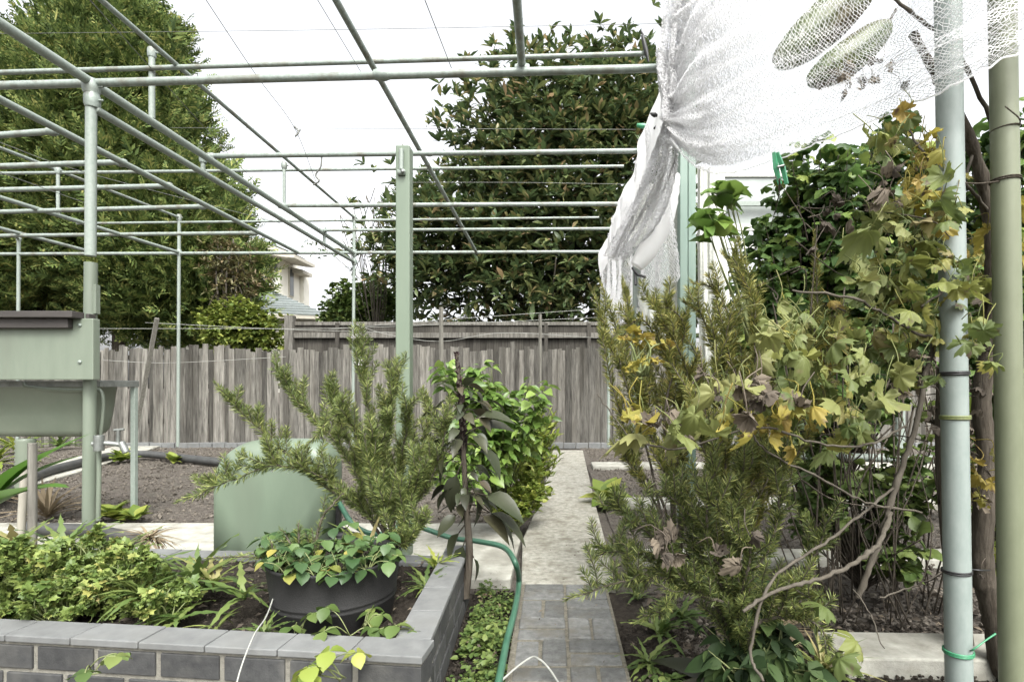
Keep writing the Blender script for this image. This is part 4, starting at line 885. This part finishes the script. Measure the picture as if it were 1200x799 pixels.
build('spring',MB().tube([P(911,196,2.385),P(919,194,2.385)],.006,6),M['steel'],pg)
# canopy net
cn=thing('bird_net',P(950,100,2.6),'big white bird net gathered and sagging across the upper right above the vine','netting')
n1=[[(786,165,3.3),(815,195,3.1),(850,204,2.9),(905,189,2.6),(1000,152,2.2),(1110,104,1.66),(1290,10,1.6)],
    [(784,150,3.35),(812,165,3.1),(845,165,2.9),(905,140,2.6),(1000,108,2.25),(1110,62,1.64),(1290,-30,1.6)],
    [(783,138,3.4),(808,130,3.15),(840,115,2.95),(900,85,2.65),(1000,60,2.3),(1110,22,1.64),(1290,-80,1.6)],
    [(784,125,3.45),(806,80,3.2),(840,50,3.0),(900,20,2.7),(1000,-10,2.4),(1110,-50,1.66),(1290,-150,1.6)],
    [(788,100,3.5),(806,20,3.3),(840,-30,3.1),(900,-60,2.9),(1000,-90,2.6),(1110,-140,1.8),(1290,-240,1.7)]]
S=sheetmesh(n1,270,92,.014,4.3,.002,'v')
mbn=netmesh(S,.00115)
n2=[[(x+2,y+(-4 if i else -10),Y+.08) for (x,y,Y) in row][:5] for i,row in enumerate(n1)]
netmesh(sheetmesh(n2,290,110,.022,3.7,.003,'v'),.0013,mbn,.45)
n3=[[(782,160,3.5),(800,175,3.3),(840,190,3.1),(890,170,2.9)],[(780,120,3.5),(800,120,3.3),(840,110,3.1),(900,90,2.9)],[(785,60,3.5),(810,40,3.3),(850,20,3.1),(910,0,3.0)],[(800,-20,3.5),(820,-40,3.3),(860,-60,3.2),(920,-80,3.0)]]
netmesh(sheetmesh(n3,200,150,.03,5,.004,'v'),.0014,mbn,.35)
# tied gather rising up out of frame and tail falling in front of the curtain
n4=[[(770,60,3.7),(785,60,3.6),(800,60,3.7)],[(776,100,3.6),(786,100,3.5),(796,100,3.6)],[(780,140,3.5),(787,142,3.45),(794,140,3.5)],[(760,190,3.7),(775,195,3.6),(790,200,3.7)],[(735,250,3.9),(752,250,3.8),(772,255,3.9)],[(712,300,4.1),(722,305,4.0),(735,300,4.1)]]
netmesh(sheetmesh(n4,110,330,.03,3,.004),.0016,mbn)
n5=[[(790,-40,3.5),(802,-40,3.4),(815,-40,3.5)],[(775,60,3.5),(786,60,3.4),(800,60,3.5)],[(780,140,3.4),(787,142,3.35),(796,140,3.4)]]
netmesh(sheetmesh(n5,90,160,.03,3,.004),.0016,mbn)
build('net_mesh',mbn,M['net'],cn)
ed=cr([P(*c)+np.array([0,-.01,0]) for c in n1[0]],14); build('hem_cord',MB().tube(ed+rng.normal(0,.003,ed.shape),.003,5),M['net'],cn)
# gourds
def gourd(a,b,r,label):
    o=thing('sponge_gourd',(np.array(a)+np.array(b))/2,label,'gourd',None); p=cr([a,(np.array(a)+b)/2+np.array([0,0,-.02]),b],14); m=len(p); u=np.linspace(0,1,m)
    rr=r*np.clip(np.sin(np.pi*np.clip(u*.93+.035,0,1)),.02,1)**.42
    mb=MB(); nn=40; mb.tube(p,rr,nn)
    v=mb.v[0].reshape(-1,nn,3); c=v.mean(1,keepdims=True); k=1+.05*np.cos(np.arange(nn)/nn*2*math.pi*10); v[:]=c+(v-c)*k[None,:,None]; mb.v[0]=v.reshape(-1,3)
    build('body',mb,M['gourd'],o); build('stem',MB().tube(cr([p[0],p[0]+np.array([.02,0,.04]),p[0]+np.array([.05,0,.09])],4),.007,6),M['vinebark'],o)
gourd(P(1030,-35,3.05),P(912,74,3.05),.115,'large ridged green gourd lying in the bird net at the top, the upper of two')
gourd(P(1040,30,2.95),P(950,96,2.95),.088,'shorter browner gourd lying in the bird net just below the larger one')
# ---------------------------------------------------------------- vine foliage, right
GL=[lobed_t(s,5,.34,c,31,.09,3) for s,c in ((11,.3),(12,.8),(13,-.5),(14,1.2),(15,1.8))]
DRYL=[lobed_t(s,5,.30,c,31,.06,3) for s,c in ((31,1.3),(32,1.8),(33,-1.2),(34,1.0))]
DRYL=[(v+rng.normal(0,.045,v.shape),f) for v,f in DRYL]
DL=[lobed_t(s,3,.34,c,17,.06,2) for s,c in ((21,.3),(22,.7))]
b=G(985,640)
leafy('climbing_vine',G(960,640),'dense dark green climbing vine filling the space under the white net','vine',
  [(955,235,3.2,35,35,.3,.9),(960,215,3.1,55,50,.3,2),(1040,200,3.0,55,55,.3,2),(960,300,3.1,50,60,.3,1.8),(895,335,3.15,38,50,.25,1.5),(905,280,3.2,30,25,.2,.6),(1000,310,3.0,60,70,.3,2.2),(1070,280,2.9,45,80,.3,1.6),(960,390,3.0,60,60,.3,1.6),(1040,390,2.9,55,60,.3,1.5),(1000,470,2.9,70,60,.3,.8),(880,400,3.2,40,50,.2,1)],480,11,.072,DL,'bean',stemmat='vinebark',stemr=.009,droop=.8,tw=.4,pet=.03)
leafy('climbing_vine',G(1150,600),'dark climbing vine behind and right of the olive post','vine',
  [(1165,170,2.9,40,50,.3,1),(1190,240,2.9,40,60,.3,1),(1150,330,2.9,45,70,.3,1),(1200,400,2.9,40,80,.3,1),(1160,480,2.9,50,60,.3,.8)],150,11,.10,DL,'bean',stemmat='vinebark',stemr=.009,droop=.8,tw=.4,pet=.03)
# light tip leaves at (830,270)
leafy('vine_shoot',P(880,400,2.7),'bright green shoot of three-part leaves reaching left over the teal post','vine',[(835,265,2.6,22,16,.05,1),(850,225,2.7,35,14,.05,1)],14,4,.10,[LEAFW,LEAF],'pepper',droop=.7,tw=.3,pet=.01)
# canes at the base
mb=MB()
for i in range(55):
    px=R(940,1115); bse=G(px,R(690,740),-.03); tpx=px+R(-110,110); tp_=P(tpx,R(330,560),bse[1]+R(-.1,.3)); mb.tube(cr([bse,(bse+tp_)/2+rng.normal(0,.09,3),tp_],5),[R(.002,.005)]*11,4)
build('berry_canes',mb,M['vinebark'],label='thicket of bare brown canes rising from the soil behind the concrete kerb',cat='canes')
leafy('understory_shrub',G(1010,690),'shaded leafy shrub low among the brown canes behind the kerb','shrub',[(1000,570,2.7,60,70,.3,1),(1070,560,2.6,40,60,.3,1),(940,560,2.7,40,70,.3,1),(1060,640,2.5,40,40,.2,.5)],120,9,.060,[LEAFW,DL[0]],'weed',stemmat='vinebark',droop=.4)
leafy('understory_shrub',G(1170,720),'sparse yellowing shrub between the two round posts behind the kerb','shrub',[(1160,600,2.3,30,70,.2,1),(1190,560,2.3,30,60,.2,1),(1155,500,2.3,20,50,.1,.6)],40,7,.07,[LEAFW],'lime',stemmat='vinebark',droop=.4)
# grape vines
gv=thing('grape_vine',P(1165,740,1.95)*[1,1,0],'old grape vine with gnarled brown trunk between the two round posts','grape vine')
tr=MB()
tr.tube(cr([P(1180,790,1.95),P(1165,720,1.95),P(1150,660,1.95),P(1153,600,1.93),P(1158,540,1.95),P(1150,470,1.95),P(1160,400,1.92),P(1165,330,1.9),P(1160,250,1.9),P(1142,180,1.88),P(1120,130,1.86),P(1104,100,1.85),P(1070,40,1.9)],8),np.interp(np.linspace(0,1,97),[0,.3,.6,1],[.045,.03,.026,.013])+rng.normal(0,.0018,97),12)
tr.tube(cr([P(1110,430,2.05),P(1108,520,2.1),P(1112,600,2.1),P(1122,700,2.1),P(1130,760,2.1)],8),.035,10)
build('trunk',tr,M['vinebark'],gv)
ar=MB()
for l,r0,r1 in (([ (1160,250,1.9),(1130,215,1.8),(1100,205,1.75),(1080,175,1.75),(1062,150,1.8)],.008,.004),
  ([(1005,700,1.75),(1028,640,1.75),(1050,570,1.75),(1072,500,1.75),(1090,420,1.8),(1100,380,1.85),(1120,340,1.9)],.013,.011),
  ([(870,715,1.45),(915,690,1.5),(960,678,1.55),(1000,660,1.6),(1030,635,1.68),(1044,600,1.75)],.006,.011),
  ([(1125,375,1.9),(1090,395,1.75),(1040,370,1.7),(1000,350,1.6),(930,340,1.6)],.008,.004),
  ([(1080,600,1.8),(1020,590,1.7),(960,560,1.5),(900,530,1.4),(880,505,1.35)],.005,.003),
  ([(1060,500,1.75),(1020,520,1.6),(960,520,1.45),(890,500,1.35),(800,525,1.35),(745,515,1.4),(720,490,1.4),(700,460,1.4)],.005,.002),
  ([(1140,180,1.88),(1120,250,1.8),(1110,330,1.75),(1080,360,1.7)],.007,.004),
  ([(1050,570,1.75),(1000,610,1.7),(960,640,1.6),(905,680,1.5),(880,760,1.45),(895,800,1.4)],.006,.005),
  ([(1030,700,1.8),(1075,685,1.85),(1110,668,1.9)],.004,.002),([(1000,690,1.7),(1020,720,1.6),(1035,760,1.5)],.003,.002),
  ([(1165,150,1.85),(1120,60,1.8),(1060,10,1.8),(1035,-20,1.8)],.01,.006)):
    p=cr([P(*q) for q in l],8); p=p+rng.normal(0,.0018,p.shape); build('cane',MB().tube(p,np.linspace(r0,r1,len(p))*.72*(1+.25*(rng.random(len(p))<.18)),7),M['paletwig'],gv)
def grapeleaves(nm,blobs,n,ln,mat,up=0):
    lb=MB(); sb=MB(); Wt=np.array([b[4]*1.0 for b in blobs]); Wt/=Wt.sum()
    for i in range(n):
        b=blobs[rng.choice(len(blobs),p=Wt)]; c=P(b[0]+rng.normal(0,.5)*b[2],b[1]+rng.normal(0,.5)*b[3],b[5]+R(-.18,.18))
        d=nrm(np.array([R(-1,1),R(-.8,.4),R(-1,.35)+up])); T=(DRYL if mat=='dry' else GL)[rng.integers(4)]
        s=ln*math.exp(rng.normal(0,.22)); lb.stamp(*T,frames(np.array([d]),R(-1.2,1.2,1)),np.array([c]),s)
        lb.tube(cr([c,c-d*s*.3+np.array([0,0,.03]),c-d*s*.5+np.array([R(-.04,.04),.02,R(0,.08)])],3),.0016,4)
    build(nm,lb,M[mat],gv)
grapeleaves('foliage',[(1090,260,35,70,2,1.8),(1060,300,60,50,2,1.8),(1020,380,70,50,1.5,1.8),(1080,380,35,60,1.5,1.75),(950,420,60,40,1,1.6),(1000,480,70,50,1.3,1.7),(1150,330,25,60,.8,1.95),(900,480,60,30,1,1.5),(1125,345,20,40,.5,1.62),(1150,400,20,40,.4,1.65),(1105,240,25,30,.6,1.65),(1060,160,30,30,.8,1.8)],230,.060,'grape')
grapeleaves('yellow_foliage',[(1080,190,25,40,1.2,1.85),(1100,230,20,50,1,1.85),(1060,140,20,20,.5,1.9),(900,490,70,22,1.4,1.45),(745,490,25,18,.3,1.45),(1145,300,25,50,.9,1.95),(1150,560,20,60,.7,2.0),(1195,300,10,60,.5,2.0),(960,400,50,40,.6,1.8),(1150,640,10,30,.3,2)],125,.048,'grape_y')
grapeleaves('pale_foliage',[(1040,250,30,30,.6,1.75),(940,410,40,20,.9,1.5),(1020,430,50,40,1,1.6),(860,440,30,25,.6,1.4),(810,500,50,22,1.2,1.4),(1020,330,50,40,1,1.75),(920,380,50,40,.6,1.7)],90,.068,'grape_g')
grapeleaves('dry_foliage',[(870,450,45,25,.7,1.45),(890,470,50,20,.6,1.4),(800,640,70,20,.35,1.5),(1070,440,30,40,.6,1.75),(1150,560,20,80,1.2,2.05),(1140,430,20,60,.6,1.95),(1020,90,60,25,.8,2.45),(1040,220,20,20,.4,1.75),(790,500,40,20,.4,1.5),(1100,480,15,60,.8,2.1),(990,260,40,40,.5,2)],120,.042,'dry')
tw=MB()
for i in range(70):
    c=P(R(900,1160),R(200,640),R(1.75,2.3)); d=rdir(1)[0]*R(.08,.3); p=cr([c,c+d*.5+rng.normal(0,.03,3),c+d+rng.normal(0,.04,3)],5); tw.tube(p,np.linspace(.003,.0012,len(p)),4)
build('twig_tangle',tw,M['vinebark'],gv,kind='stuff')
# individually placed big leaves, lower right
lb=MB(); lb.stamp(*GL[1],frames(np.array([[.3,-.5,-.9],[-.4,-.4,-.8],[.6,-.2,-.6]]),np.array([.3,-.5,.2])),np.array([P(1000,745,1.42),P(985,765,1.38),P(960,705,1.5)]),.085)
build('hanging_leaf',lb,M['grape'],gv)
# small yellow vine tendrils over curtain foot
leafy('grape_seedling',P(752,440,2.0),'thin yellow-leaved grape shoot with curly tendrils in front of the tall rosemary','grape vine',[(745,395,2.0,25,12,.05,1),(745,490,1.9,25,15,.05,1),(790,400,2.0,20,15,.05,.5)],9,4,.035,[GL[0]],'grape_y',droop=.3,tw=.3,pet=.01)
# ---------------------------------------------------------------- trees
def limbs(mb,base,tips,r0,lift=.4):
    for e in tips:
        u=R(.25,.6); a=base+(0,0,0) if False else base.copy(); midp=base+(e-base)*np.array([.25,.25,.6])+rng.normal(0,.15,3)
        q=cr([base,midp,e],7); mb.tube(q,np.linspace(r0*.6,.012,len(q)),6)
# cypress
def spray(seed):
    r=np.random.default_rng(seed); v=[];f=[]
    pts=[(0,0,0,0,1)]; 
    segs=[]
    for k in range(9):
        y=k/9; L=.42*(1-y)+.12; s=1 if k%2 else -1
        segs.append((0,y,s*.75,.66,L)); 
        if k%2==0: segs.append((0,y,-s*.6,.8,L*.7))
    segs.append((0,0,0,1,1.05))
    for (x,y,dx,dy,L) in segs:
        dz=r.uniform(-.35,.35); a=np.array([x,y,0]); b_=a+np.array([dx,dy,dz])*L; m=(a+b_)/2; p=np.array([dy,-dx,0])*(.055 if L<1 else .05)
        i=len(v); v+= [a,m+p,b_,m-p]; f.append([i,i+1,i+2,i+3])
    return np.array(v,float),np.array(f)
SPR=[spray(s) for s in (1,2,3)]
def cypress(name,base,blobs,label,n,ln,mat='conifer',trunkr=.2,topz=None):
    """blobs: centre(3) radii(3) list; fronds clumped near their surfaces"""
    base=np.array(base,float); lb=MB(); tb=MB(); Wt=np.array([b[1][0]*b[1][2] for b in blobs]); Wt/=Wt.sum()
    nc=int(n/38)
    loc=[];dr=[]
    for i in range(nc):
        c,rd=blobs[rng.choice(len(blobs),p=Wt)]; u=rdir(1)[0]; 
        if u[1]>.45: u[1]*=-1
        q=np.array(c)+np.array(rd)*u*R(.80,1.04); out=nrm(u/np.array(rd)); sz=R(.22,.5); k=rng.integers(25,50)
        ax=nrm(out+np.array([0,0,1.1])); s=R(-1,1,k)[:,None]
        p=q+ax*s*sz*1.3+rng.normal(0,.42,(k,3))*sz
        loc.append(p); dr.append(nrm(ax+rng.normal(0,.45,(k,3))+out*.5*(s>.3)))
    # inner fill
    for c,rd in blobs:
        k=int(n*.22/len(blobs)); u=rdir(k); loc.append(np.array(c)+np.array(rd)*u*R(.45,.85,k)[:,None]); dr.append(nrm(u+np.array([0,0,.8])))
    loc=np.concatenate(loc); dr=np.concatenate(dr); z=rng.integers(0,3,len(loc))
    for j in range(3):
        m=z==j; lb.stamp(*SPR[j],frames(dr[m],R(0,6.28,m.sum())),loc[m],np.exp(rng.normal(0,.25,m.sum()))*ln)
    tz=max(c[2]+rd[2]*.7 for c,rd in blobs); top_=np.array([base[0],base[1],tz]); tb.tube(cr([base,(base+top_)/2,top_],6),np.linspace(trunkr,.03,13),10)
    for i in range(50):
        c,rd=blobs[rng.choice(len(blobs),p=Wt)]; e=np.array(c)+np.array(rd)*rdir(1)[0]*.8; a=np.array([base[0],base[1],max(.5,e[2]-R(.5,1.5))]); tb.tube(cr([a,(a+e)/2+np.array([0,0,-.1]),e],4),np.linspace(.05,.01,9),5)
    return plant(name,base,label,'tree',[('trunk',tb,'bark'),('crown',lb,mat)])
Yc=14.5
def BL(px,py,rx,ry,rd,Y=Yc): c=P(px,py,Y); k=Y/F; return (c,(rx*k,rd,ry*k))
cypress('cypress_tree',[P(140,400,Yc)[0],Yc,0],[BL(135,215,96,165,2.4),BL(150,105,55,100,1.5),BL(60,270,85,130,2.2),BL(195,290,80,110,2.0),BL(80,150,55,75,1.6),BL(0,270,65,100,2),BL(240,330,52,68,1.4),BL(150,55,30,60,.8)],'tall dense bright green cypress filling the upper left behind the fence',62000,.32)
cypress('cypress_tree',[P(-60,400,Yc)[0],Yc+.5,0],[BL(-50,230,80,130,2),BL(-45,170,50,80,1.5),BL(-80,300,90,100,2)],'second cypress at the far left edge behind the tall one',14000,.32)
# broadleaf tree
def broadleaf(name,base,blobs,label,n,ln,mat,tm,clus=7,cat='tree',trunk=.18,limbn=40,barkm='paletwig',fill=.25,sh=.72):
    base=np.array(base,float); lb=MB(); tb=MB(); Wt=np.array([b[1][0]*b[1][2] for b in blobs]); Wt/=Wt.sum(); L=[];D=[]
    ncl=n//clus; per=14; nc=ncl//per+1
    for i in range(nc):
        c,rd=blobs[rng.choice(len(blobs),p=Wt)]; u=rdir(1)[0]; 
        if u[1]>.5: u[1]*=-1
        f_=R(sh,1.03) if rng.random()>fill else R(.3,sh)
        q=np.array(c)+np.array(rd)*u*f_; out=nrm(u/np.array(rd)+np.array([0,0,.25]))
        for k in range(per):
            p=q+np.clip(rng.normal(0,ln*1.7,3),-ln*3,ln*3); ax=nrm(out+rng.normal(0,.5,3)); 
            dd=nrm(rdir(clus,-.4,1)+ax*.9); L.append(np.repeat(p[None],clus,0)); D.append(dd)
    L=np.concatenate(L); D=np.concatenate(D); n_=len(L); lb.stamp(*tm,frames(D,rng.normal(0,.4,n_)),L,np.exp(rng.normal(0,.2,n_))*ln)
    cc=np.mean([b[0] for b in blobs],0); fork=np.array([base[0],base[1],max(1.0,cc[2]*.35)]); tb.tube(cr([base,(base+fork)/2,fork],5),np.linspace(trunk,trunk*.7,11),10)
    for i in range(limbn):
        c,rd=blobs[rng.choice(len(blobs),p=Wt)]; u=rdir(1)[0]; u[1]=-abs(u[1]); e=np.array(c)+np.array(rd)*u*.9; q=cr([fork,fork+(e-fork)*np.array([.35,.35,.6])+rng.normal(0,.25,3),e],6); tb.tube(q,np.linspace(trunk*.35,.012,len(q)),5)
    return plant(name,base,label,cat,[('trunk',tb,barkm),('crown',lb,mat)])
Ym=14.0
def BM(*a): return BL(*a,Y=Ym)
broadleaf('broadleaf_tree',[P(640,400,Ym)[0],Ym,0],[BM(655,210,100,130,2.2),BM(705,150,60,75,1.8),BM(628,135,55,60,1.4),BM(572,195,45,90,1.4),BM(545,290,75,90,2),BM(490,290,55,55,1.2),BM(650,310,110,90,2.4),BM(740,200,60,120,2),BM(760,310,70,90,2),BM(585,345,90,50,1.8),BM(505,270,20,30,.8)],'big dark leathery-leaved tree with pinkish new growth behind the middle of the fence',52000,.23,'magnolia',leaf_t(.34,3,.3,.25,.55))
broadleaf('hedge_shrub',[P(435,400,16)[0],16,0],[BL(425,362,34,26,1,16),BL(452,355,28,20,.8,16)],'rounded mid green shrub beyond the rear fence left of the sage post',9000,.11,'hedge',LEAFW,trunk=.06,limbn=10,cat='shrub')
broadleaf('hedge_shrub',[P(300,400,13)[0],12.6,0],[BL(302,392,26,20,.6,12.6),BL(280,385,30,24,.6,12.6)],'bright yellow-green shrub above the fence at the foot of the cypress',9000,.10,'yellowhedge',LEAFW,trunk=.06,limbn=10,cat='shrub')
broadleaf('small_tree',[P(270,400,13)[0],13.2,0],[BL(272,302,16,24,.6,13.2),BL(280,335,15,22,.6,13.2)],'loose olive and pinkish tree between the cypress and the cream house',2600,.12,'dull',LEAFN,trunk=.08,limbn=20,fill=.4)
broadleaf('hedge_shrub',[P(400,400,17)[0],17,0],[BL(402,374,18,10,.8,17),BL(388,380,12,5,.8,17)],'low distant shrub against the tiled roof end',3000,.10,'hedge',LEAFW,trunk=.04,limbn=6,cat='shrub')
broadleaf('wispy_tree',[P(440,400,15)[0],15,0],[BL(430,255,35,28,.8,15),BL(395,290,40,14,.8,15),BL(455,240,20,25,.8,15)],'wispy almost bare twiggy tree against the white sky left of the sage post',350,.10,'magnolia',LEAFN,trunk=.02,limbn=26,fill=.4,barkm='paletwig')
broadleaf('broadleaf_tree',[7.5,12,0],[((7.5,12,2.5),(2.4,1.8,2.3)),((5.2,12.4,2),(1.5,1.5,1.8))],'dark leafy tree behind the vine on the far right side',16000,.2,'magnolia',leaf_t(.34,3,.3,.25,.55))
broadleaf('hedge_shrub',[12,12.5,0],[((11,12.3,1.8),(2.6,1.2,1.6)),((14.5,12.6,2.2),(2.4,1.2,1.9))],'rounded green hedge beyond the fence outside the right edge',7000,.2,'hedge',LEAFW,trunk=.08,limbn=12,cat='shrub')
# ---------------------------------------------------------------- house
Yh=24.0
hs_=thing('cream_house',P(320,400,Yh)*[1,1,0],'cream two-storey house with grey-blue tiled lower roof behind the cypress','house')
def hb(x0,y0,x1,y1,Y,d,mat,nm,par=None,bev=0):
    a=P(x0,y1,Y); b=P(x1,y0,Y); return build(nm,MB().box((a[0],Y,a[2]),(b[0],Y+d,b[2])),M[mat],par or hs_,smooth=False)
hb(200,295,328,460,Yh,1.85,'housewall','wall')
a=P(330,460,Yh); 
# right-receding wing
hb(335,318,356,460,Yh+1.9,.6,'housewall','wall')
for (x0,y0,x1,y1) in ((320,304,325,317),(309,303,313,308)): 
    w_=hb(x0,y0,x1,y1,Yh-.05,.04,'trim','window'); hb(x0+.8,y0+.8,x1-.8,y1-.8,Yh-.07,.015,'glass','pane',w_)
Xw=P(328,0,Yh)[0]; w_=build('window',MB().box((Xw+.002,Yh+.75,P(0,348,Yh+1)[2]),(Xw+.05,Yh+1.2,P(0,315,Yh+1)[2])),M['trim'],hs_,smooth=False); build('pane',MB().box((Xw+.052,Yh+.80,P(0,347,Yh+1)[2]),(Xw+.06,Yh+1.15,P(0,316,Yh+1)[2])),M['glass'],w_,smooth=False)
# upper eaves and roof (gable overhang)
def poly3(front,dep,mat,nm):
    v=np.array([P(*p) for p in front]); n=len(v); w2=v+np.array([0,dep,0]); mb=MB(); mb.add(np.concatenate([v,w2]),np.array([[i,n+i,n+(i+1)%n,(i+1)%n] for i in range(n)])); mb.f.append(np.array([list(range(n))])); mb.f.append(np.array([list(range(n,2*n))[::-1]])); return build(nm,mb,M[mat],hs_,smooth=False)
poly3([(180,262,Yh-.8),(300,280,Yh-.8),(345,298,Yh-.8),(345,302,Yh-.8),(332,301,Yh-.8),(300,295,Yh-.8),(180,297,Yh-.8)],2.0,'trim','eave')
poly3([(180,240,Yh-.5),(300,276,Yh-.5),(343,296,Yh-.5),(300,279.5,Yh-.5),(180,261,Yh-.5)],1.6,'roof','roof')
poly3([(335,312,Yh+1),(355,316,Yh+1),(355,320,Yh+1),(335,319,Yh+1)],1.0,'trim','eave')
# lower tiled roof: courses stepping down towards the viewer
mb=MB(); ridge0=P(230,316,22.5); ridge1=P(322,339,22.5)
tl=P(200,338,22.8); tr_=P(312,338,22.8); bl=P(200,362,19.5); br=P(386,370,19.5)
nco=11
for i in range(nco):
    u0=i/nco; u1=(i+1)/nco; a=tl+(bl-tl)*u0; b_=tr_+(br-tr_)*u0; c=tr_+(br-tr_)*u1; d=tl+(bl-tl)*u1
    up=np.array([0,0,.05]); v=np.array([a,b_,c+up,d+up,a-up,b_-up,c-up*.2,d-up*.2]); mb.add(v,np.array([[0,3,2,1],[4,5,6,7],[3,7,6,2],[0,1,5,4],[1,2,6,5],[0,4,7,3]]))
build('roof',mb,M['roof'],hs_,smooth=False)
poly3([(200,363,19.4),(386,371,19.4),(386,374,19.4),(200,370,19.4)],.1,'trim','gutter')
hb(200,369,372,460,19.9,3,'housewall','wall')
